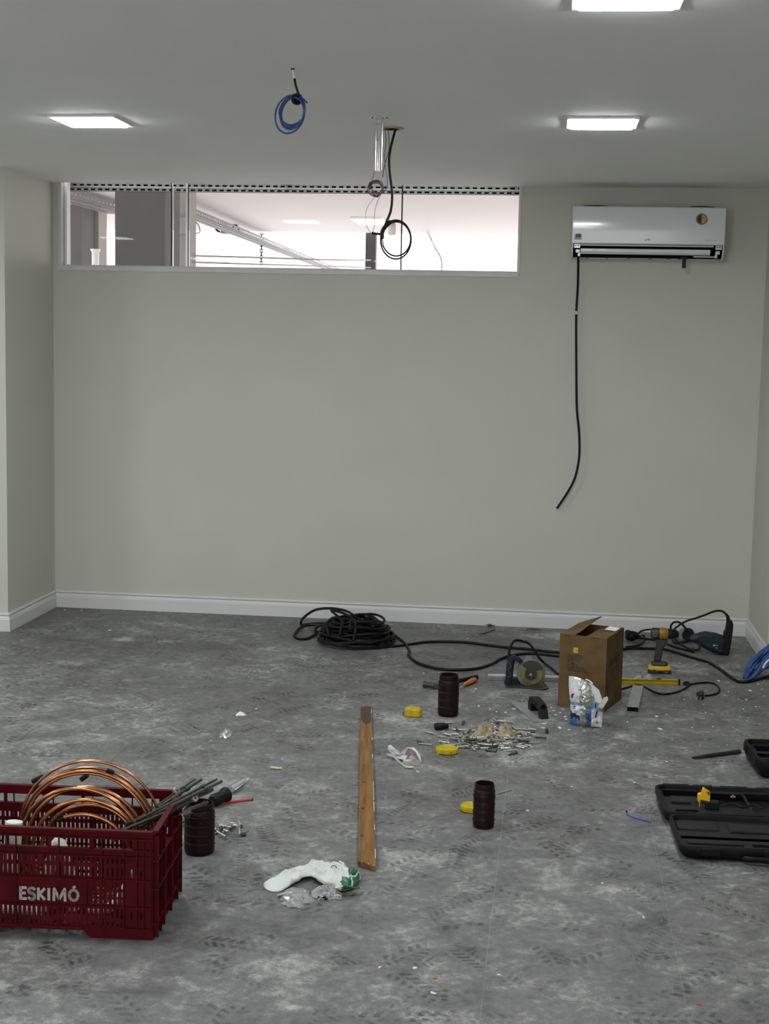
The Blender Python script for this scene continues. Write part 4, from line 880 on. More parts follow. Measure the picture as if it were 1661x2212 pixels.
# hammer and orange screwdriver
ha = thing('hammer', 'black handled hammer lying behind the brown jar', 'hammer', (0, 0, 0))
A_, B_ = G(943, 1480, .018), G(1030, 1463, .016)
MB().tube(spline([A_, A_.lerp(B_, .5), B_], 5), [.008]*4+[.010]*4+[.0125]*3, 10).build('handle', M_rubber, ha)
hd = G(930, 1480, .02); MB().tube([hd+Vector((-.034, .01, 0)), hd+Vector((-.026, .008, 0)), hd+Vector((-.012, .0, 0)), hd+Vector((.01, -.004, 0)), hd+Vector((.035, -.01, 0))], [.016, .017, .012, .014, .013], 12).build('head', M_dkmetal, ha)
MB().box(tuple(hd+Vector((.03, -.008, 0))), (.03, .026, .028)).build('cheek', M_dkmetal, ha, bevel=.004)
sd_ = thing('screwdriver', 'screwdriver with a bright orange grip beside the hammer handle', 'screwdriver', (0, 0, 0))
a, b = G(1003, 1479, .014), G(1027, 1467, .014)
M_or = mat('orange_grip', (.50, .145, .02), .4, var=.12)
MB().tube([a, a.lerp(b, .12), a.lerp(b, .3), a.lerp(b, .6), a.lerp(b, .85), b], [.007, .0105, .011, .013, .013, .008], 12).build('grip', M_or, sd_, smooth=50)
MB().tube([a, a+(a-b).normalized()*.05+Vector((0, 0, -.009))], .003, 8).build('shaft', M_steel, sd_)
# heap of bolts
def bolt_mesh(kind):
    mb = MB(); Lb = (.046, .058, .036, .05)[kind]; r = (.0036, .0032, .0042, .0040)[kind]
    mb.tube([(-Lb/2, 0, 0), (-Lb/2+.004, 0, 0), (Lb/2-.005, 0, 0), (Lb/2-.004, 0, 0), (Lb/2, 0, 0)], [r*.7, r, r, r*1.9, r*1.9] if kind != 1 else [r*.5, r, r, r*1.6, r*1.6], 6)
    if kind in (0, 3): mb.tube([(-Lb*.3, 0, 0), (Lb*.12, 0, 0)], r*1.3, 6)
    return mb.mesh('anchor_bolt', (M_steel, M_galv, M_steel, mat('dark_bolt', (.12, .115, .10), .5, metal=.7, var=.3))[kind], 40)
bms = [bolt_mesh(k) for k in range(4)]
hc = G(1062, 1598)
pos_b = []
for k in range(250):
    while True:
        u = rr.gauss(1063, 50); v = rr.gauss(1592, 15)
        if 940 < u < 1182 and 1556 < v < 1622 and ((u-1063)/122)**2+((v-1590)/32)**2 < 1: break
    pos_b.append((u, v))
for (u, v) in ((970, 1561), (1000, 1562), (1083, 1557), (1092, 1559), (905, 1602), (918, 1607), (996, 1612), (1107, 1628), (1100, 1621), (938, 1585), (930, 1583), (1070, 1556)): pos_b.append((u, v))
for i, (u, v) in enumerate(pos_b):
    dens = max(0, 1-((u-1063)/95)**2-((v-1590)/24)**2)
    z = .0055+(rr.random()*.028*dens if i < 250 else 0)
    o = bpy.data.objects.new('anchor_bolt', rr.choice(bms)); C.objects.link(o); o.location = G(u, v, z)
    o.rotation_euler = (rr.uniform(0, 6), rr.uniform(-.25, .25)*dens, rr.gauss(0, .75)+(math.pi if rr.random() < .5 else 0))
    tag(o, 'grey metal anchor bolt in or around the heap of bolts', 'bolt', 'anchor bolts heaped on the floor')
M_tan = mat('tan_paper', (.30, .255, .165), .75, var=.25, scale=40, bump=.4, bscale=50)
for (u, v, rx, ry, hgt, sd, lb) in ((1044, 1594, .045, .04, .045, 2, 'crumpled tan lump on the heap of bolts, nearest the yellow lid'), (1093, 1590, .046, .036, .042, 6, 'crumpled tan lump on the heap of bolts, nearest the trowel'), (1054, 1574, .034, .035, .026, 11, 'smallest crumpled tan lump at the back of the heap of bolts')):
    o = crumple(MB(), (0, 0, 0), rx, ry, hgt, sd, 16, 6, .3).build('paper_lump', M_tan, smooth=0); o.location = G(u, v, .020)
    tag(o, lb, 'paper lump')
tag(MB().lathe([(0, -.03), (.012, -.03), (.016, -.022), (.016, .01), (.011, .02), (.011, .03), (0, .03)], 12, TR(0, 0, .016, 0, 90, 20)).build('rubber_plug', M_rubber), 'black rubber plug at the edge of the heap of bolts', 'plug').location = G(953, 1577)
tag(MB().tube([(0, -.012, .008), (0, .016, .010)], [.006, .008], 8).build('dark_cap', M_dkmetal), 'small dark cap beside the heap on the trowel side', 'cap').location = G(1181, 1584)
# plank
pq = [G(779, 1527, .020), G(802, 1526, .020), G(812, 1871, .020), G(773, 1859, .020)]
_dv = (pq[0]+pq[1]-pq[2]-pq[3]); _ct = (pq[0]+pq[1]+pq[2]+pq[3])/4
pn = thing('wooden_plank', 'long brown wooden plank with dark knots lying on the floor', 'plank', (_ct.x, _ct.y, 0), math.degrees(math.atan2(_dv.y, _dv.x))-90)
pni = Matrix(pn.matrix_world).inverted()
def wood():
    m = mat('plank_wood', (.135, .062, .016), .45, var=.28, scale=26, col2=(.20, .10, .03), stretch=(3, .2, 1), spec=.2); return m
M_wood = wood(); M_knot = mat('knot', (.030, .013, .006), .6, var=.3, scale=200)
l4 = [pni @ p for p in pq]
MB().prism([(p.x, p.y) for p in l4], .0005, .020).build('board', M_wood, pn, smooth=0, bevel=.0015)
for (u, v, r) in ((786, 1592, .004), (786, 1653, .004), (785.5, 1689, .0065), (783.5, 1746, .007), (782, 1805, .0075)):
    q_ = pni @ G(u, v, .0203); MB().prism(ngon(r*.8, 14, r*1.2), -.0002, .0003, M=Matrix.Translation(q_)).build('knot', M_knot, pn)
e1_, e2_ = l4[0].lerp(l4[3], .0), l4[1].lerp(l4[2], .0)
MB().prism([(l4[0].x+.001, l4[0].y), (l4[1].x-.001, l4[1].y), (l4[1].lerp(l4[2], .13).x-.004, l4[1].lerp(l4[2], .13).y), ((l4[0].lerp(l4[3], .16).x+l4[1].lerp(l4[2], .16).x)/2, l4[1].lerp(l4[2], .16).y), (l4[0].lerp(l4[3], .11).x+.003, l4[0].lerp(l4[3], .11).y)], .0199, .0205).build('stain', mat('wood_stain', (.055, .024, .012), .5, var=.4, scale=60), pn)
for s_, (A0, A1) in enumerate(((l4[1], l4[2]), (l4[2], l4[3]))):
    for k in range(10 if s_ == 0 else 5):
        t0 = rr.random()*.93; t1 = t0+rr.uniform(.01, .06); p0 = A0.lerp(A1, t0); p1 = A0.lerp(A1, t1)
        MB().tube([p0+Vector((-.001, .0005, -.0002)), p1+Vector((-.001, .0005, -.0002))], .0011, 5).build('paint_edge', M_paper, pn)
# small clear bag with red print, and cream wall plugs
cb_ = thing('clear_bag', 'small clear plastic bag with red print holding cream plugs', 'bag', G(873, 1650), 0)
wb2 = Matrix(cb_.matrix_world).inverted(); M_haze = film('hazy_film', (.82, .84, .83), clear=.35, rough=.2, body=.5)
def rib(pts, w, th=.0015):
    pts = spline(pts, 5); n = len(pts); vs = []; fs = []
    for i, p in enumerate(pts):
        t = (pts[min(i+1, n-1)]-pts[max(i-1, 0)]).normalized(); s_ = t.cross(Vector((0, .45, 1))).normalized(); ww = w*(.7+.3*math.sin(math.pi*i/(n-1)))
        vs += [p-s_*ww, p+Vector((0, -.002, .006)), p+s_*ww]
    for i in range(n-1): fs += [(i*3, i*3+1, i*3+4, i*3+3), (i*3+1, i*3+2, i*3+5, i*3+4)]
    return MB().add(vs, fs)
def solid(o, t): m = o.modifiers.new('thickness', 'SOLIDIFY'); m.thickness = t; return o
def c5(zx, zy, z): return wb2 @ G(830+zx/16.61, 1590+zy/16.61, z)
def facet(pts_, m, nm, up=.006):
    p_ = [c5(x, y, z) for x, y, z in pts_]; c_ = sum(p_, Vector())/len(p_)+Vector((0, -.002, up)); n_ = len(p_)
    return solid(MB().add([c_]+p_, [(0, 1+i, 1+(i+1) % n_) for i in range(n_)]).build(nm, m, cb_, smooth=0), .0008)
facet([(135, 345, .034), (230, 310, .038), (420, 470, .036), (560, 590, .034), (830, 690, .026), (740, 860, .010), (480, 800, .008), (220, 600, .012), (130, 470, .022)], M_pkw, 'folded_strip', .008)
facet([(740, 650, .024), (880, 480, .038), (1020, 450, .040), (1130, 600, .030), (1200, 850, .008), (1050, 830, .010), (860, 790, .014)], mat('faded_red', (.15, .085, .09), .35, var=.25, scale=60), 'red_panel', .0)
facet([(590, 590, .030), (790, 390, .046), (1000, 420, .044), (880, 480, .038), (740, 650, .026)], M_film, 'film', .002)
facet([(800, 390, .046), (1060, 410, .044), (1180, 520, .036), (1280, 690, .022), (1340, 900, .004), (1240, 850, .006), (1150, 640, .026), (1030, 470, .040)], M_haze, 'shiny_edge', .004)
facet([(60, 650, .012), (110, 610, .018), (250, 640, .022), (420, 760, .018), (620, 960, .010), (820, 1090, .003), (700, 1080, .003), (500, 960, .003), (300, 760, .006), (230, 720, .006), (70, 700, .004)], M_pkw, 'folded_edge', .004)
facet([(860, 790, .012), (1200, 850, .008), (1400, 900, .003), (1240, 1080, .002), (1000, 1030, .003), (850, 1060, .003), (620, 960, .008)], M_film, 'film', .008)
facet([(290, 760, .006), (360, 780, .008), (360, 860, .003), (300, 850, .003)], mat('red_print_film', (.16, .03, .05), .4), 'red_patch', .001)
lt = lettering('WEST', .010, mat('red_print', (.16, .02, .05), .5), cb_, Matrix.Translation(c5(500, 700, .0385)) @ TR(rx=55, rz=-18), bold=.0005)
M_cream = mat('cream_plug', (.52, .50, .36), .5, var=.06)
def plug(label, u, v, rz, z=.006, L_=.034):
    t = thing('wall_plug', label, 'wall plug', G(u, v, z), rz, 'cream wall plugs')
    MB().tube([(-L_/2, 0, 0), (-L_/2+.003, 0, 0), (0, 0, 0), (L_/2-.006, 0, 0), (L_/2, 0, 0)], [.0062, .0055, .0048, .0046, .0035], 8).build('plug_body', M_cream, t)
    for s_ in (-1, 1): MB().prism([(-.008, 0), (.006, 0), (.010, .006), (.006, .007)], -.0012, .0012, M=TR(0, s_*.004, 0, 0 if s_ > 0 else 180)).build('fin', M_cream, t)
    return t
plug('cream wall plug lying in front of the small clear bag', 884, 1657, 6)
plug('cream wall plug inside the small clear bag', 880, 1643, 14, .010)
plug('single cream wall plug lying alone on the open floor', 597, 1659, -5, .006, .045)
# shiny wrapper and plaster crumb
o = MB(); crumple(o, (0, 0, 0), .022, .05, .022, 14, 14, 6, .28)
tag(o.build('foil_wrapper', mat('silver_foil', (.55, .56, .55), .22, metal=.5, var=.3, scale=50), smooth=0), 'shiny crumpled wrapper lying alone on the open floor', 'wrapper').location = G(487, 1588)
o = MB(); crumple(o, (0, 0, 0), .022, .02, .012, 15, 12, 4, .35)
tag(o.build('plaster_crumb', M_paper, smooth=0), 'white plaster crumb just behind the shiny wrapper', 'crumb').location = G(521, 1545)
# white carrier bag with green print, clear packet under it
M_bag = bpy.data.materials.new('white_bag'); M_bag.use_nodes = True
_b = M_bag.node_tree.nodes['Principled BSDF']; _b.inputs['Base Color'].default_value = (.56, .59, .555, 1); _b.inputs['Roughness'].default_value = .38; _b.inputs['Subsurface Weight'].default_value = 0.0; _b.inputs['Subsurface Radius'].default_value = (.02, .02, .02)
_n = M_bag.node_tree.nodes.new('ShaderNodeTexNoise'); _n.inputs['Scale'].default_value = 22; _bp = M_bag.node_tree.nodes.new('ShaderNodeBump'); _bp.inputs['Strength'].default_value = .35; _bp.inputs['Distance'].default_value = .006
M_bag.node_tree.links.new(_n.outputs['Fac'], _bp.inputs['Height']); M_bag.node_tree.links.new(_bp.outputs['Normal'], _b.inputs['Normal'])
M_grn = mat('green_print', (.012, .105, .045), .35, var=.35, scale=50)
wbg = thing('carrier_bag', 'crumpled white carrier bag with green print lying on the floor', 'bag', G(675, 1922), 0)
bi = Matrix(wbg.matrix_world).inverted()
def c3(zx, zy, z): return bi @ G(540+zx/5.932, 1820+zy/5.932, z)
low = [(172, 545), (190, 595), (262, 632), (390, 635), (500, 590), (620, 530), (720, 490), (820, 500), (900, 560), (1040, 590), (1170, 640), (1320, 610), (1395, 530), (1425, 470)]
upp = [(172, 540), (205, 500), (300, 465), (400, 420), (500, 385), (610, 365), (720, 350), (830, 345), (940, 345), (1060, 350), (1180, 360), (1300, 390), (1390, 430), (1425, 465)]
hgt_ = [.003, .009, .014, .019, .024, .029, .034, .038, .040, .042, .042, .036, .024, .006]
lift = [0, 0, 0, 0, .001, .004, .008, .008, .004, 0, 0, 0, 0, 0]
lo_ = spline([c3(a_, b_, 0) for a_, b_ in low], 5); up_ = spline([c3(a_, b_, 0) for a_, b_ in upp], 5); hl_ = spline([(h_, l_, 0) for h_, l_ in zip(hgt_, lift)], 5)
NT = 22; NS = len(lo_); vs = []
for i in range(NS):
    for j in range(NT+1):
        t_ = j/NT; q_ = lo_[i].lerp(up_[i], t_); h_, l_ = hl_[i].x, hl_[i].y
        fold = abs(noise.noise(Vector((q_.x*16, q_.y*26, 1.7)))); fine_ = noise.noise(Vector((q_.x*55, q_.y*60, 4.2)))
        crease = 1-abs(noise.noise(Vector((q_.x*11+q_.y*9, q_.y*13-q_.x*5, 7.7))))*2.2
        env = math.sin(math.pi*(.012+t_*.96))**.5
        c2_ = 1-abs(noise.noise(Vector((q_.x*24-q_.y*30, q_.y*20+q_.x*8, 2.1))))*2.4
        z_ = l_*(1-t_)**1.5+h_*env*(.55+.6*fold)+h_*env*(.32*max(0, crease)**2+.26*max(0, c2_)**3)+fine_*.003*env+h_*env*.24*(1-abs(math.sin(9*t_+7*i/NS+2.2*noise.noise(Vector((q_.x*14, q_.y*14, 5))))))**2
        vs.append(Vector((q_.x+fine_*.002, q_.y, max(z_, .0012))))
def sheet(sel, m, nm, off=0.0):
    q_ = MB(); idx = {}
    for i in range(NS-1):
        for j in range(NT):
            if not sel(i/(NS-1), j/NT): continue
            f_ = []
            for a_ in (i*(NT+1)+j, (i+1)*(NT+1)+j, (i+1)*(NT+1)+j+1, i*(NT+1)+j+1):
                if a_ not in idx: idx[a_] = len(q_.v); q_.v.append(vs[a_]+Vector((0, -off*.6, off)))
                f_.append(idx[a_])
            q_.f.append(f_); q_.mi.append(0)
    return solid(q_.build(nm, m, wbg, smooth=32), .0006 if off == 0 else .0003)
sheet(lambda s_, t_: True, M_bag, 'bag_body')
sheet(lambda s_, t_: .80 < s_ < .885+.06*t_ and .30 < t_ < .78 and s_ > .80+.10*(t_-.3)*.8-.02, M_grn, 'green_print', .0012)
sheet(lambda s_, t_: .765 < s_ < .93 and t_ < .26 and not (.83 < s_ < .845), M_grn, 'green_print', .0012)
solid(rib([c3(1190, 500, .03), c3(1260, 560, .03), c3(1330, 590, .02), c3(1385, 580, .016)], .014).build('green_fold', M_grn, wbg, smooth=50), .0012)
def on_bag(s_, t_): i = min(int(s_*(NS-1)), NS-1); j = min(int(t_*NT), NT); return vs[i*(NT+1)+j]+Vector((0, -.001, .0018))
MB().tube(spline([on_bag(.66, .35), on_bag(.67, .6), on_bag(.72, .75), on_bag(.78, .75)], 5), .0009, 5).build('printed_line', M_grn, wbg)
_c = on_bag(.72, .42); MB().tube([_c+Vector((.008*math.cos(a), -.004*math.sin(a), .006*math.sin(a)+.003)) for a in [k*2*math.pi/14 for k in range(14)]], .0013, 5, closed=True).build('printed_ring', M_grn, wbg)
solid(rib([c3(900, 600, .014), c3(1020, 590, .02), c3(1130, 580, .02), c3(1200, 560, .024)], .016).build('bag_handle', M_bag, wbg, smooth=50), .0012)
cpk = thing('clear_packet', 'clear plastic packet of small fixings in front of the white carrier bag', 'packet', G(670, 1948), 0)
pi_ = Matrix(cpk.matrix_world).inverted()
def c3b(zx, zy, z): return pi_ @ G(540+zx/5.932, 1820+zy/5.932, z)
f1 = MB(); crumple(f1, c3b(600, 710, 0), .052, .040, .026, 41, 18, 6, .25); f1.build('film', M_film, cpk, smooth=0)
f2_ = MB(); crumple(f2_, c3b(560, 800, 0), .034, .022, .016, 45, 12, 4, .3); f2_.build('film', M_film, cpk, smooth=0)
f3 = MB(); crumple(f3, c3b(980, 690, 0), .052, .028, .030, 43, 18, 5, .25); f3.build('film', M_film, cpk, smooth=0)
for k in range(9):
    a = c3b(rr.uniform(820, 1100), rr.uniform(640, 730), rr.uniform(.004, .014)); MB().tube([a, a+Vector((rr.uniform(-.014, .014), rr.uniform(-.012, .012), rr.uniform(-.002, .003)))], .0032, 6).build('fixing', rr.choice((M_dkmetal, M_steel, M_black)), cpk)
for (zx, zy) in ((1120, 690), (1150, 700)): MB().tube([c3b(zx, zy, .012)+Vector((.005*math.cos(a), 0, .005*math.sin(a))) for a in [q*2*math.pi/14 for q in range(14)]], .0015, 6, closed=True).build('washer', M_galv, cpk)
solid(rib([c3b(350, 690, .004), c3b(450, 660, .012), c3b(560, 640, .018), c3b(660, 600, .02)], .006).build('shiny_fold', M_haze, cpk, smooth=40), .001)
# red pencil
a, b = G(474, 1735, .005), G(546, 1726, .005)
pe = thing('carpenter_pencil', 'red pencil lying on the floor near the brown jar by the crate', 'pencil', (a+b)/2, math.degrees(math.atan2(b.y-a.y, b.x-a.x)))
ln = (b-a).length; M_red = mat('red_paint', (.48, .045, .025), .4, var=.1)
MB().tube([(-ln/2+.014, 0, 0), (ln/2-.005, 0, 0)], .0055, 6).build('barrel', M_red, pe, smooth=0)
MB().tube([(-ln/2+.004, 0, -.001), (-ln/2+.014, 0, 0)], [.002, .0055], 6).build('sharpened_wood', mat('pencil_wood', (.42, .30, .18), .6), pe)
MB().tube([(-ln/2, 0, -.002), (-ln/2+.005, 0, -.001)], [.0008, .0028], 6).build('lead', M_ink, pe)
MB().tube([(ln/2-.005, 0, 0), (ln/2, 0, 0)], .0052, 6).build('end', M_ink, pe)
# black rubber handle and clear tube behind the jar
tq = thing('torch', 'black tube shaped torch lying behind the jar under the drill bits', 'torch', G(474, 1731), 0)
ti = Matrix(tq.matrix_world).inverted()
pa, pb_ = ti @ G(458, 1731, .024), ti @ G(489, 1716, .03)
MB().tube([pa, pa.lerp(pb_, .15), pa.lerp(pb_, .5), pa.lerp(pb_, .75), pa.lerp(pb_, .86), pb_], [.018, .023, .0215, .020, .0265, .0275], 18).build('barrel', M_rubber, tq, smooth=50)
MB().tube([pb_, pb_+(pb_-pa).normalized()*.001], [.0225, .0225], 18).build('front_ring', M_dark, tq)
ct = thing('clear_tube', 'clear plastic tube lying on the floor beyond the black torch', 'tube', G(515, 1695), 0)
ti = Matrix(ct.matrix_world).inverted(); pa, pb_ = ti @ G(498, 1706, .014), ti @ G(531, 1684, .012)
MB().tube([pa, pa.lerp(pb_, .6), pb_], [.014, .013, .006], 14).build('tube', M_film, ct)
solid(MB().add([pa+Vector((0, 0, .012)), pb_+Vector((0, 0, .006)), pb_+Vector((.012, .02, 0)), pa+Vector((.02, 0, 0))], [(0, 1, 2, 3)]).build('film_tail', M_haze, ct, smooth=0), .0008)
# hardware beside jar
hw = [('washer', 461, 1798, 'white washer lying beside the jar near the red crate'), ('hose_nozzle', 512, 1786, 'small silver nozzle with black tip beside the loose hardware'), ('rubber_stopper', 526, 1802, 'small black knob at the edge of the loose hardware')]
t = thing('washer', hw[0][3], 'washer', G(461, 1801)); MB().lathe([(.004, 0), (.012, 0), (.012, .003), (.004, .003), (.004, 0)], 20, TR(0, 0, .010, 60)).build('ring', M_white, t)
t = thing('hose_nozzle', hw[1][3], 'nozzle', G(512, 1788), -18); MB().tube([(-.014, 0, .006), (.012, 0, .006)], .006, 10).build('sleeve', M_galv, t); MB().tube([(.012, 0, .006), (.018, 0, .006)], .0068, 10).build('tip', M_ink, t)
t = thing('rubber_stopper', hw[2][3], 'knob', G(526, 1806)); MB().lathe([(0, 0), (.009, 0), (.009, .008), (.005, .012), (0, .012)], 12).build('cap', M_ink, t); MB().tube([(.004, 0, .010), (.016, .008, .016)], .0015, 6).build('stalk', M_ink, t)
for k in range(34):
    u, v = rr.gauss(487, 15), rr.gauss(1788, 8)
    if k > 24: u, v = rr.gauss(384, 5), rr.gauss(1778, 8)
    if (u < 460 and k <= 24) or u > 530: continue
    o = bpy.data.objects.new('loose_fixing', rr.choice(bms)); C.objects.link(o); o.location = G(u, v, .006+rr.random()*.008); s_ = rr.uniform(.5, .8); o.scale = (s_, s_*1.3, s_*1.3); o.rotation_euler = (rr.random()*6, rr.uniform(-.2, .2), rr.uniform(0, 6.3))
    tag(o, 'small metal fixing in the loose hardware around the jar by the red crate', 'fixing', 'loose hardware near the crate')
# ================================================================== red crate
M_cr = mat('crate_red', (.056, .0016, .0038), .45, var=.22, scale=12, col2=(.068, .0022, .005), spec=.10)
CW, CD, CHH = .62, .36, .312
cr_ = thing('plastic_crate', 'dark red plastic crate with grey lettering ESKIMÓ holding pipes and bits', 'crate', G(331, 2031)+Vector((0, .0, 0)), 3.5)
def front_holes(text):
    hs_ = []
    for k in range(6):
        x1 = -.012-.047-k*.118
        hs_.append((x1-.108, x1, .258, .286))
    x = -.034
    while x > -CW+.03:
        intext = text and -.465 < x < -.18
        near = x > -.075
        rows_ = [(.214, .231), (.176, .203)]+([] if intext else [(.140, .160), (.118, .134), (.098, .112)])+[(.056, .084), (.034, .048)]
        if near: rows_ = [(.176, .200), (.056, .08)] if int(round(-x/.0133)) % 2 else []
        for a_, b_ in rows_: hs_.append((x-.0027, x+.0026, a_, b_))
        x -= .01335
    return hs_
def front(y, text, nm):
    mb = MB().panel(-CW, 0, .026, CHH, front_holes(text), .004, Matrix.Translation((0, y, 0)))
    o_ = mb.build(nm, M_cr, cr_, smooth=0); return o_
front(0, True, 'front_side'); front(CD-.004, False, 'back_side')
for y in (0, CD):
    s_ = -1 if y == 0 else 1
    rb = MB()
    for z, pr_, th in ((CHH-.003, .012, .006), (.288, .009, .004), (.256, .009, .004), (.236, .007, .004), (.170, .006, .0035), (.092, .006, .0035), (.030, .005, .005)):
        rb.box((-CW/2, y+s_*pr_/2, z), (CW, pr_, th))
    rb.build('rib_band', M_cr, cr_, smooth=0)
    vb = MB()
    for x in (-.006, -.026, -.045, -.082, -.142, -.262, -.382, -.502, -.58, -.614):
        vb.box((-abs(x), y+s_*.003, .155), (.0028, .007, .26))
    vb.build('upright_ribs', M_cr, cr_, smooth=0)
    fo = MB()
    for x0, x1 in ((-.205, 0), (-CW, -CW+.205)):
        m0 = 1 if x1 == 0 else -1
        ol_ = [(x1, 0), (x1, .03), (x0, .03), (x0+.03, 0)] if m0 > 0 else [(x0, 0), (x1-.03, 0), (x1, .03), (x0, .03)]
        fo.prism(ol_, y-.002 if y == 0 else y-.006, y+.004 if y == 0 else y+.002, axis='y')
    fo.build('foot', M_cr, cr_, smooth=0)
side_h = [(.09, .27, .232, .268)]
for k in range(9): side_h += [(.055+k*.028, .062+k*.028, .15, .20), (.055+k*.028, .062+k*.028, .06, .11)]
for x in (0, -CW+.004):
    MB().panel(.004, CD-.004, .0, CHH, side_h, .004, Matrix.Translation((x, 0, 0)) @ Matrix.Rotation(math.radians(90), 4, 'Z')).build('end_side', M_cr, cr_, smooth=0)
    s_ = 1 if x == 0 else -1; x_ = 0 if x == 0 else -CW
    sb = MB()
    for z, pr_, th in ((CHH-.003, .012, .006), (.226, .012, .004), (.145, .012, .004), (.045, .010, .004)): sb.box((x_+s_*pr_/2, CD/2, z), (pr_, CD, th))
    sb.build('rib_band', M_cr, cr_, smooth=0)
    sv = MB()
    for y in (.012, .055, .10, .20, .29, .345): sv.box((x_+s_*.006, y, .15), (.013, .003, .29))
    sv.build('upright_ribs', M_cr, cr_, smooth=0)
MB().panel(-CW+.004, -.004, .004, CD-.004, [(-.59+.05*k, -.56+.05*k, .03+.08*q_, .085+.08*q_) for k in range(11) for q_ in range(4)], .004, Matrix.Translation((0, 0, .022)) @ Matrix.Rotation(math.radians(-90), 4, 'X')).build('crate_floor', M_cr, cr_, smooth=0)
MB().box((-.322, -.0025, .131), (.275, .003, .072)).build('name_plate', M_cr, cr_, smooth=0)
M_let = mat('letter_grey', (.33, .32, .30), .6, var=.18, scale=60)
def strokes(name, lines, w, M, parent, m):            # bold rounded strokes as thin solid letters
    mb = MB()
    for ln_ in lines:
        for (x0, z0), (x1, z1) in zip(ln_[:-1], ln_[1:]):
            L2 = math.hypot(x1-x0, z1-z0); ux, uz = (x1-x0)/L2, (z1-z0)/L2; e = .18*w
            mb.prism([(x0-ux*e-uz*w/2, z0-uz*e+ux*w/2), (x1+ux*e-uz*w/2, z1+uz*e+ux*w/2), (x1+ux*e+uz*w/2, z1+uz*e-ux*w/2), (x0-ux*e+uz*w/2, z0-uz*e-ux*w/2)], -.0012, 0, axis='y')
        for (x, z) in ln_[1:-1]: mb.prism([(x+w/2*math.cos(q*math.pi/6), z+w/2*math.sin(q*math.pi/6)) for q in range(12)], -.00121, 0, axis='y')
    o_ = mb.build(name, m, parent, smooth=0); o_.matrix_local = M; return o_
def arc(cx, cz, rx, rz, a0, a1, n_=12): return [(cx+rx*math.cos(math.radians(a0+(a1-a0)*k/n_)), cz+rz*math.sin(math.radians(a0+(a1-a0)*k/n_))) for k in range(n_+1)]
UZ = 1/7.9/834                                           # letter sheet unit -> metres
LT = {'E': [[(180, 235), (180, 10)], [(180, 225), (285, 225)], [(180, 125), (265, 125)], [(180, 20), (285, 20)]],
      'S': [arc(385, 175, 58, 50, 25, 270)+arc(382, 68, 58, 57, 90, -155)],
      'K': [[(508, 230), (508, 12)], [(620, 222), (530, 122), (622, 18)]], 'I': [[(700, 228), (700, 12)]],
      'M': [[(792, 8), (800, 228), (895, 40), (992, 228), (1000, 5)]],
      'O': [arc(1158, 120, 80, 98, 0, 360, 26), [(1150, 262), (1185, 285)]]}
for k_, ls in LT.items():
    tl_ = .000
    strokes('letter', [[((x/7.9-331)/834, .1035+z*UZ) for x, z in l_] for l_ in ls], .0078 if k_ != 'O' else .0072, Matrix.Translation((0, -.0042, 0)), cr_, M_let)
# copper pipe coils
M_cop = mat('copper', (.36, .155, .07), .27, metal=1.0, var=.2, scale=20, col2=(.46, .205, .10))
ci = Matrix(cr_.matrix_world)
def coil(label, cx, r0, dr_, nt, pr_, yoff, seed, name):
    t = thing(name, label, 'copper pipe', ci @ Vector((cx, yoff, .026)), 3.5)
    pts_ = []; rg_ = random.Random(seed); N_ = 40
    for k in range(int(nt*N_)):
        a = 2*math.pi*k/N_-1.3; tt = k/N_; R_ = r0-dr_*tt+.003*math.sin(2.1*tt+seed)
        pts_.append((R_*math.cos(a)+.006*math.sin(1.3*tt+seed)+.010*tt/nt, (.024*math.sin(tt*2.9+seed)+.010*math.sin(tt*5.3+2*seed)), R_+pr_+R_*math.sin(a)+.001))
    MB().tube(pts_, pr_, 8).build('pipe', M_cop, t, smooth=60)
    e = Vector(pts_[-1]); e0 = Vector(pts_[-2]); d_ = (e-e0).normalized()
    MB().tube([e, e+d_*.02], pr_*1.35, 8).build('end_cap', M_rubber, t)
    return t
c1 = coil('outer coil of thin copper pipe standing in the red crate', -.238, .204, .005, 4.3, .0045, .20, 1, 'copper_pipe_coil')
c2 = coil('inner coil of thicker copper pipe standing in the red crate', -.236, .184, .011, 4.55, .0062, .15, 4, 'copper_pipe_coil')
cw_ = G(68, 1690, .33)
for (u0, v0, u1, v1, yv, tt) in ((70, 1688, 92, 1678, 4.0, c1), (175, 1684, 189, 1674, 3.95, c2), (231, 1664, 246, 1670, 3.97, c1)):
    ii = Matrix(tt.matrix_world).inverted(); MB().tube([ii @ P(u0, v0, yv), ii @ P(u1, v1, yv)], .0075, 8).build('black_tip', M_rubber, tt)
# white pipe insulation pieces
M_foam = mat('white_foam', (.66, .66, .62), .8, var=.05)
def foam(label, pts_, r_):
    t = thing('foam_tube', label, 'foam tube', ci @ Vector((0, 0, .027)), 3.5); ii = Matrix(t.matrix_world).inverted()
    MB().tube(spline([ii @ Vector(p) for p in pts_], 6), r_, 14).build('foam', M_foam, t, smooth=50); return t
foam('white foam tube standing in the crate beside the copper coils', [ci @ Vector((-.425, .10, .05)), ci @ Vector((-.428, .10, .16)), ci @ Vector((-.422, .11, .285))], .024)
foam('white foam tube lying bent in the middle of the crate', [ci @ Vector((-.325, .05, .055)), ci @ Vector((-.312, .05, .13)), ci @ Vector((-.28, .05, .252)), ci @ Vector((-.248, .055, .15)), ci @ Vector((-.24, .06, .055))], .017)
foam('white foam tube lying low across the crate behind the lettering', [ci @ Vector((-.50, .05, .055)), ci @ Vector((-.41, .055, .052)), ci @ Vector((-.33, .05, .052))], .020)
foam('white foam offcut at the open end of the crate near the drill bits', [ci @ Vector((-.2, .06, .06)), ci @ Vector((-.13, .09, .06)), ci @ Vector((-.07, .1, .17))], .014)
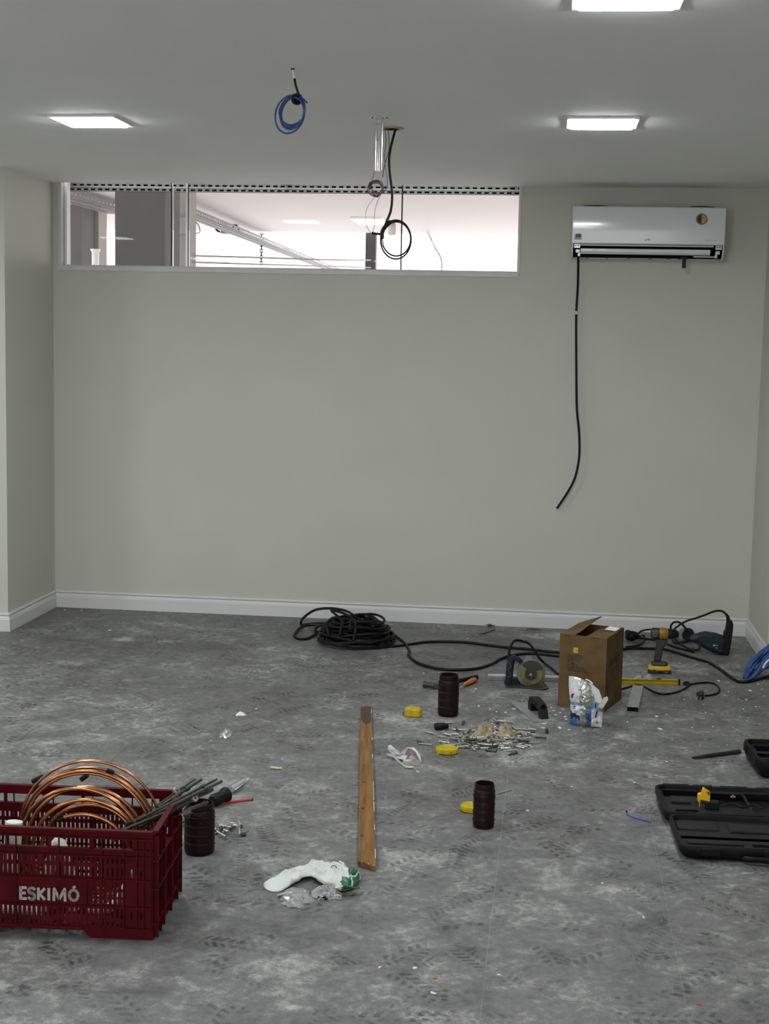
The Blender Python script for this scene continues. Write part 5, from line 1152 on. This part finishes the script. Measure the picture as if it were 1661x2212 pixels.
# long masonry bits leaning out of the crate
M_rod = mat('rod_grey', (.065, .065, .055), .42, metal=.6, var=.3, scale=40); M_rod2 = mat('rod_brown', (.12, .085, .055), .45, metal=.6, var=.3)
def r2(zx, zy): return (300+zx/5.932, 1640+zy/5.932)
tips = [((720, 255), (90, 690), .0035), ((800, 258), (100, 715), .006), ((1000, 255), (330, 600), .0045), ((1062, 280), (290, 660), .0058), ((950, 385), (200, 690), .0062), ((930, 405), (150, 760), .0055), ((720, 510), (20, 860), .0065), ((560, 690), (0, 915), .0042), ((880, 550), (650, 640), .0055), ((640, 560), (60, 800), .005)]
bitlab = ['thinnest drill bit on top of the bundle leaning out of the crate', 'thicker drill bit next below the thinnest top one in the crate bundle', 'slim drill bit ending second farthest from the crate', 'drill bit in the crate bundle whose tip reaches farthest from the crate', 'upper of two thick drill bits ending just before the black torch', 'brownish drill bit ending just before the black torch, lower of two', 'brown thick drill bit resting low on the crate rim with a bright nut', 'lowest thin drill bit in the bundle, ending at the flared cup', 'short grey bit lying across the mouth of the brown jar', 'mid length drill bit in the heart of the bundle leaning from the crate']
for i, (tp_, md, r_) in enumerate(tips):
    yt = 4.16-.012*i; ym = 4.0-.012*i
    a = P(*r2(*tp_), yt); b = P(*r2(*md), ym); d_ = (b-a).normalized()
    Lr = max((b-a).length+.10, .16) if i != 8 else (b-a).length
    e = a+d_*Lr
    if e.z < .05 and i != 8: Lr *= (a.z-.05)/(a.z-e.z); e = a+d_*Lr
    t = thing('drill_bit', bitlab[i], 'drill bit', e, 0, 'drill bits leaning out of the crate')
    a, b, e2_ = a-e, b-e, Vector((0, 0, 0))
    MB().tube([a, a.lerp(e2_, .18)], r_*.8, 8).build('shank', M_rod, t)
    MB().tube([a.lerp(e2_, .16), a.lerp(e2_, .20)], r_*1.35, 8).build('collar', M_rod, t)
    pts_ = [a.lerp(e2_, .19+.81*k/24) for k in range(25)]
    MB().tube(pts_, [r_*(1.0 if k % 2 else .86) for k in range(25)], 8).build('flute', M_rod2 if i in (5, 6) else M_rod, t)
for (zx, zy, yv, lb) in ((480, 405, 4.1, 'bright nut on the topmost drill bit'), (712, 500, 4.05, 'bright wing nut in the middle of the drill bits')):
    tag(MB().lathe([(.004, -.005), (.011, -.005), (.012, 0), (.011, .005), (.004, .005), (.004, -.005)], 8, TR(0, 0, 0, 30, 60)).build('nut', M_galv), lb, 'nut').location = P(*r2(zx, zy), yv)
fn = thing('suction_cup', 'flared metal cup on the lowest drill bit in front of the jar', 'cup', P(*r2(615, 690), 4.02))
MB().lathe([(.003, .018), (.006, .010), (.017, 0), (.0175, -.0015), (.012, .001), (0, .004)], 18, TR(0, 0, 0, 0, 75, -20)).build('cup', M_rod, fn)
MB().tube([(0, 0, 0), (-.016, -.002, -.006)], .003, 8).build('stem', M_galv, fn)
# ================================================================== black tool cases
M_case = mat('case_black', (.006, .0062, .0062), .5, var=.3, scale=25, spec=.16); M_cin = mat('case_inner', (.013, .0134, .013), .55, var=.35, scale=16, spec=.2)
def half(t, x0, x1, y0, y1, hgt, holes, nm, zin, rim=.010, lat=True):
    ol_ = [(a+(x0+x1)/2, b_+(y0+y1)/2) for a, b_ in rrect(x1-x0, y1-y0, .035, 5)]
    cx, cy2 = (x0+x1)/2, (y0+y1)/2
    mb = MB(); n_ = len(ol_)
    sh = lambda k, z, off=0: [(cx+(a-cx)*(1-2*k/(x1-x0)), cy2+(b_-cy2)*(1-2*k/(y1-y0)), z) for a, b_ in ol_]
    rings = [sh(.022, .001), sh(.008, .012), sh(0, hgt*.55), sh(0, hgt-.004), sh(.002, hgt), sh(rim, hgt), sh(rim+.002, hgt-.003), sh(rim+.004, zin), ]
    vs_ = [p for r_ in rings for p in r_]; fs_ = [tuple(range(n_))]
    for j in range(len(rings)-1):
        for k in range(n_): fs_.append((j*n_+k, j*n_+(k+1) % n_, (j+1)*n_+(k+1) % n_, (j+1)*n_+k))
    fs_.append(tuple((len(rings)-1)*n_+k for k in range(n_)))
    mb.add(vs_, fs_); sh_ = mb.build(nm, M_case, t, smooth=40)
    return sh_
kc = thing('tool_case', 'open black plastic tool case lying flat with a yellow clip in it', 'tool case', (.438, 4.985, 0), 2.4)
# local: hinge line at y=0, tray behind (y>0), lid in front (y<0), x to the side
ki = Matrix(kc.matrix_world).inverted()
tb = half(kc, -.012, .47, .008, .335, .050, None, 'tray', .010)
lb_ = half(kc, .0, .47, -.335, -.004, .050, None, 'lid_half', .012)
def insert(parent, x0, x1, y0, y1, z, holes, nm, th=.003):
    MB().panel(x0, x1, y0, y1, holes, th, Matrix.Translation((0, 0, z)) @ Matrix.Rotation(math.radians(90), 4, 'X') @ Matrix.Identity(4)).build(nm, M_cin, parent, smooth=0) if False else None
    mb = MB().panel(x0, x1, y0, y1, holes, th)
    mb.v = [Vector((p.x, p.z, z-p.y)) for p in mb.v]
    return mb.build(nm, M_cin, parent, smooth=0)
insert(tb, .002, .456, .022, .321, .037, [(.012, .155, .225, .308), (.16, .30, .12, .29), (.31, .44, .06, .30), (.03, .10, .135, .165), (.035, .115, .045, .085), (.12, .15, .16, .20)], 'insert')
insert(lb_, .014, .456, -.321, -.018, .034, [(.02, .32, -.215, -.185), (.245, .37, -.275, -.245), (.38, .44, -.28, -.20)], 'insert')
for (x0, x1, y0, y1, z) in ((.016, .16, -.13, -.05, .037), (.19, .44, -.14, -.06, .038), (.03, .22, -.27, -.235, .037)):
    MB().box(((x0+x1)/2, (y0+y1)/2, z), (x1-x0, y1-y0, .008), top=.94).build('raised_pad', M_cin, lb_, smooth=0, bevel=.003)
MB().box((.10, .20, .036), (.15, .06, .014), top=.9).build('tool_cradle', M_cin, tb, bevel=.006)
for x in (.10, .36): MB().tube([(x-.03, .002, .047), (x+.03, .002, .047)], .005, 8).build('hinge', M_case, kc)
for x in (.10, .30): MB().box((x, -.338, .034), (.062, .012, .026)).build('latch', M_case, kc, bevel=.003)
for x0, x1 in ((.02, .115), (.13, .20), (.23, .33), (.36, .42)): MB().box(((x0+x1)/2, .338, .046), (x1-x0, .008, .010)).build('edge_lug', M_case, kc, bevel=.002)
MB().tube(spline([(.205, -.336, .02), (.22, -.352, .022), (.30, -.354, .022), (.37, -.352, .022), (.39, -.336, .02)], 5), .008, 8).build('carry_handle', M_case, kc)
yc_ = thing('yellow_clip', 'bright yellow plastic clip standing in the open tool case', 'clip', G(1519, 1744, .038), -6)
M_yc = mat('bright_yellow', (.70, .40, .008), .35, var=.06)
cpx = 4.95/F_PX
def yz(zx, zy): return ((1400+zx/6.364-1519)*cpx, (1744-(1680+zy/6.364))*cpx)
MB().prism([yz(*q_) for q_ in [(668, 210), (715, 200), (735, 118), (775, 125), (830, 160), (846, 205), (846, 305), (745, 290), (715, 290), (705, 340), (690, 335), (668, 285)]], -.012, .012, axis='y').build('clip_body', M_yc, yc_, bevel=.003)
MB().prism([yz(*q_) for q_ in [(700, 290), (716, 288), (708, 410), (694, 408)]], -.003, .003, axis='y').build('pin', M_yc, yc_)
MB().prism([yz(*q_) for q_ in [(795, 150), (830, 165), (838, 205), (812, 200)]], -.013, -.0118, axis='y').build('slot', M_ink, yc_)
MB().lathe([(.009, -.006), (.009, .006), (0, .006)], 14, TR(*(yz(795, 125)[0], .006, yz(795, 130)[1]), 90)).build('knob', M_black, yc_)
MB().box((.03, .0, .012), (.05, .03, .03)).build('battery', M_black, yc_, bevel=.004)
MB().tube(spline([(.06, 0, .01), (.10, .01, .02), (.14, .0, .012), (.17, .02, .02), (.20, -.005, .016)], 5), .003, 6).build('lead', M_rubber, yc_)
tag(MB().box((0, 0, .003), (.016, .004, .006)).box((.0, .0, .006), (.004, .004, .012)).build('yellow_tab', mat('pale_yellow', (.45, .40, .12), .5)), 'small pale yellow tab at the far side of the open tool case', 'tab').location = G(1583, 1723, .038)
kc2 = thing('tool_case', 'black tool case cut off by the edge of the photo beside the flat chisel', 'tool case', G(1640, 1684)+Vector((.0, .0, 0)), 4)
tb2 = half(kc2, -.005, .36, .0, .32, .075, None, 'tray', .012)
insert(tb2, .010, .345, .014, .306, .055, [(.03, .30, .205, .29), (.022, .11, .115, .175), (.03, .12, .03, .095), (.15, .33, .03, .17)], 'insert')
for y in (.06, .25): MB().box((-.006, y, .055), (.010, .045, .03)).build('latch', M_case, kc2, bevel=.003)
# flat chisel, blue wire, debris
a, b = G(1495, 1637, .007), G(1598, 1623, .009)
cz = thing('flat_chisel', 'dark steel chisel lying on the floor between the two tool cases', 'chisel', (0, 0, 0))
MB().tube([a, a.lerp(b, .08), a.lerp(b, .3), a.lerp(b, .75)], [.004, .0055, .0085, .0085], 8).build('blade', M_dkmetal, cz)
MB().tube([a.lerp(b, .74), a.lerp(b, .86), a.lerp(b, .87), b], [.0085, .0085, .0095, .0095], 10).build('shank', M_ink, cz)
bw = thing('wire_scrap', 'short curved scrap of blue wire beside the open tool case', 'wire', (0, 0, 0))
MB().tube(spline([G(1353, 1752, .018), G(1354, 1757, .010), G(1362, 1762, .005), G(1375, 1767, .0035), G(1390, 1771, .0035), G(1406, 1775, .0035)], 6), .0032, 8).build('insulation', mat('light_blue_wire', (.06, .12, .36), .35), bw)
MB().tube([G(1352, 1751, .020), G(1355, 1754, .015)], .0026, 6).build('copper_end', M_ink, bw)
o = MB().prism([(-.04, -.015), (-.01, -.02), (.035, -.016), (.045, .0), (.03, .016), (.02, .004), (.0, .018), (-.015, .004), (-.03, .012)], .001, .004)
tag(o.build('card_scrap', mat('scrap_tan', (.22, .165, .10), .8, var=.2)), 'torn tan scrap of card on the floor between the two cord runs', 'scrap').location = G(944, 1427)
tag(MB().tube(spline([G(1036, 1370, .004), G(1052, 1366, .005), G(1069, 1360, .006)], 3), .003, 5).build('wood_splinter', M_dkmetal), 'thin dark splinter near the baseboard behind the saw', 'splinter')
tag(MB().box((0, 0, .008), (.02, .015, .016)).tube([(-.02, 0, .012), (.03, .0, .008)], .003, 5).build('metal_clip', M_dkmetal), 'tiny dark metal clip at the foot of the back baseboard', 'clip').location = G(1058, 1354)
o = MB(); crumple(o, (0, 0, 0), .045, .016, .008, 55, 12, 3, .3); tag(o.build('bark_scrap', mat('dark_scrap', (.07, .065, .05), .8), smooth=0), 'dark flat scrap lying at the baseboard left of the cardboard box', 'scrap').location = G(1152, 1360)
tag(MB().tube([G(1072, 1715, .004), G(1105, 1705, .004)], .0022, 5).build('metal_strip', M_galv), 'thin grey strip lying beyond the lone brown jar', 'strip')
fl_me = []
for k in range(5):
    mb = MB(); rg_ = random.Random(k); n_ = 6
    mb.prism([(rg_.uniform(.6, 1.2)*.0085*math.cos(2*math.pi*q_/n_)*(1.6 if k % 2 else 1), rg_.uniform(.6, 1.2)*.0075*math.sin(2*math.pi*q_/n_)) for q_ in range(n_)], 0, .003); fl_me.append(mb.mesh('plaster_flake', mat('plaster_white', (.66, .66, .64), .8), 0))
fl = [(1092, 1540, 1), (1110, 1532, 1), (1072, 1538, .6), (1058, 1533, .5), (1034, 1526, 1), (1191, 1529, .8), (1195, 1536, 1.2), (1199, 1545, 1.1), (1210, 1540, 1), (1221, 1549, .8), (1180, 1560, 1), (1175, 1564, 1.3), (1209, 1573, 1.5), (1229, 1577, .8), (1173, 1573, 1.2), (1222, 1554, .7), (1188, 1538, .7), (1216, 1533, .8),
      (1425, 1575, 1.6), (1418, 1548, 1.1), (1355, 1560, .6), (1620, 1492, 1.4), (1638, 1478, .9), (1595, 1511, .6), (1612, 1512, .9), (1573, 1495, .6), (1552, 1471, .9), (1590, 1468, .7), (1527, 1434, .7), (1469, 1434, .6), (1633, 1527, .7), (1606, 1532, .5), (1650, 1504, .5), (1440, 1545, .5), (1520, 1522, .4), (1495, 1572, .5),
      (903, 1668, .8), (1028, 1489, .9), (915, 1455, .5), (888, 1460, .5), (553, 1532, .8), (1150, 1632, .7), (1148, 1614, .9), (1010, 1380, .7), (947, 1352, .7), (1171, 1378, .8), (620, 1345, .5), (237, 1362, 1.2), (140, 1318, 1.2), (176, 1319, 1.0), (1440, 1646, .7), (1370, 1691, .6), (1140, 1752, .6), (1390, 1983, .6), (1301, 1909, .5), (935, 2146, .8), (896, 2092, .8), (820, 2091, .7), (1078, 2107, .6), (610, 1640, .5), (455, 1600, .5), (1270, 1640, .5), (1235, 1700, .5), (1580, 1625, .4), (1344, 1485, .6), (1355, 1497, .5), (1379, 1475, .5)]
rgx = random.Random(17)
for k in range(120):
    u = rgx.choice((rgx.gauss(1180, 60), rgx.gauss(1560, 60), rgx.uniform(900, 1660), rgx.gauss(1110, 50))); v = rgx.uniform(1425, 1640)
    if u < 1655: fl.append((u, v, rgx.uniform(.18, .42)))
for (u, v, s_) in fl:
    o = bpy.data.objects.new('plaster_flake', rgx.choice(fl_me)); C.objects.link(o); o.location = G(u, v, .0004); o.scale = (s_, s_*rgx.uniform(.7, 1.2), 1); o.rotation_euler.z = rgx.uniform(0, 6.3)
    tag(o, 'white plaster flake scattered on the dusty floor', 'flake', 'plaster flakes on the floor')
for (u, v, lb) in ((940, 2114, 'tiny red paint speck on the floor near the front centre'), (1510, 2170, 'tiny red paint speck on the floor below the open tool case')):
    tag(MB().prism(rrect(.012, .006, .002), 0, .002).build('red_chip', M_red), lb, 'chip').location = G(u, v, .0003)
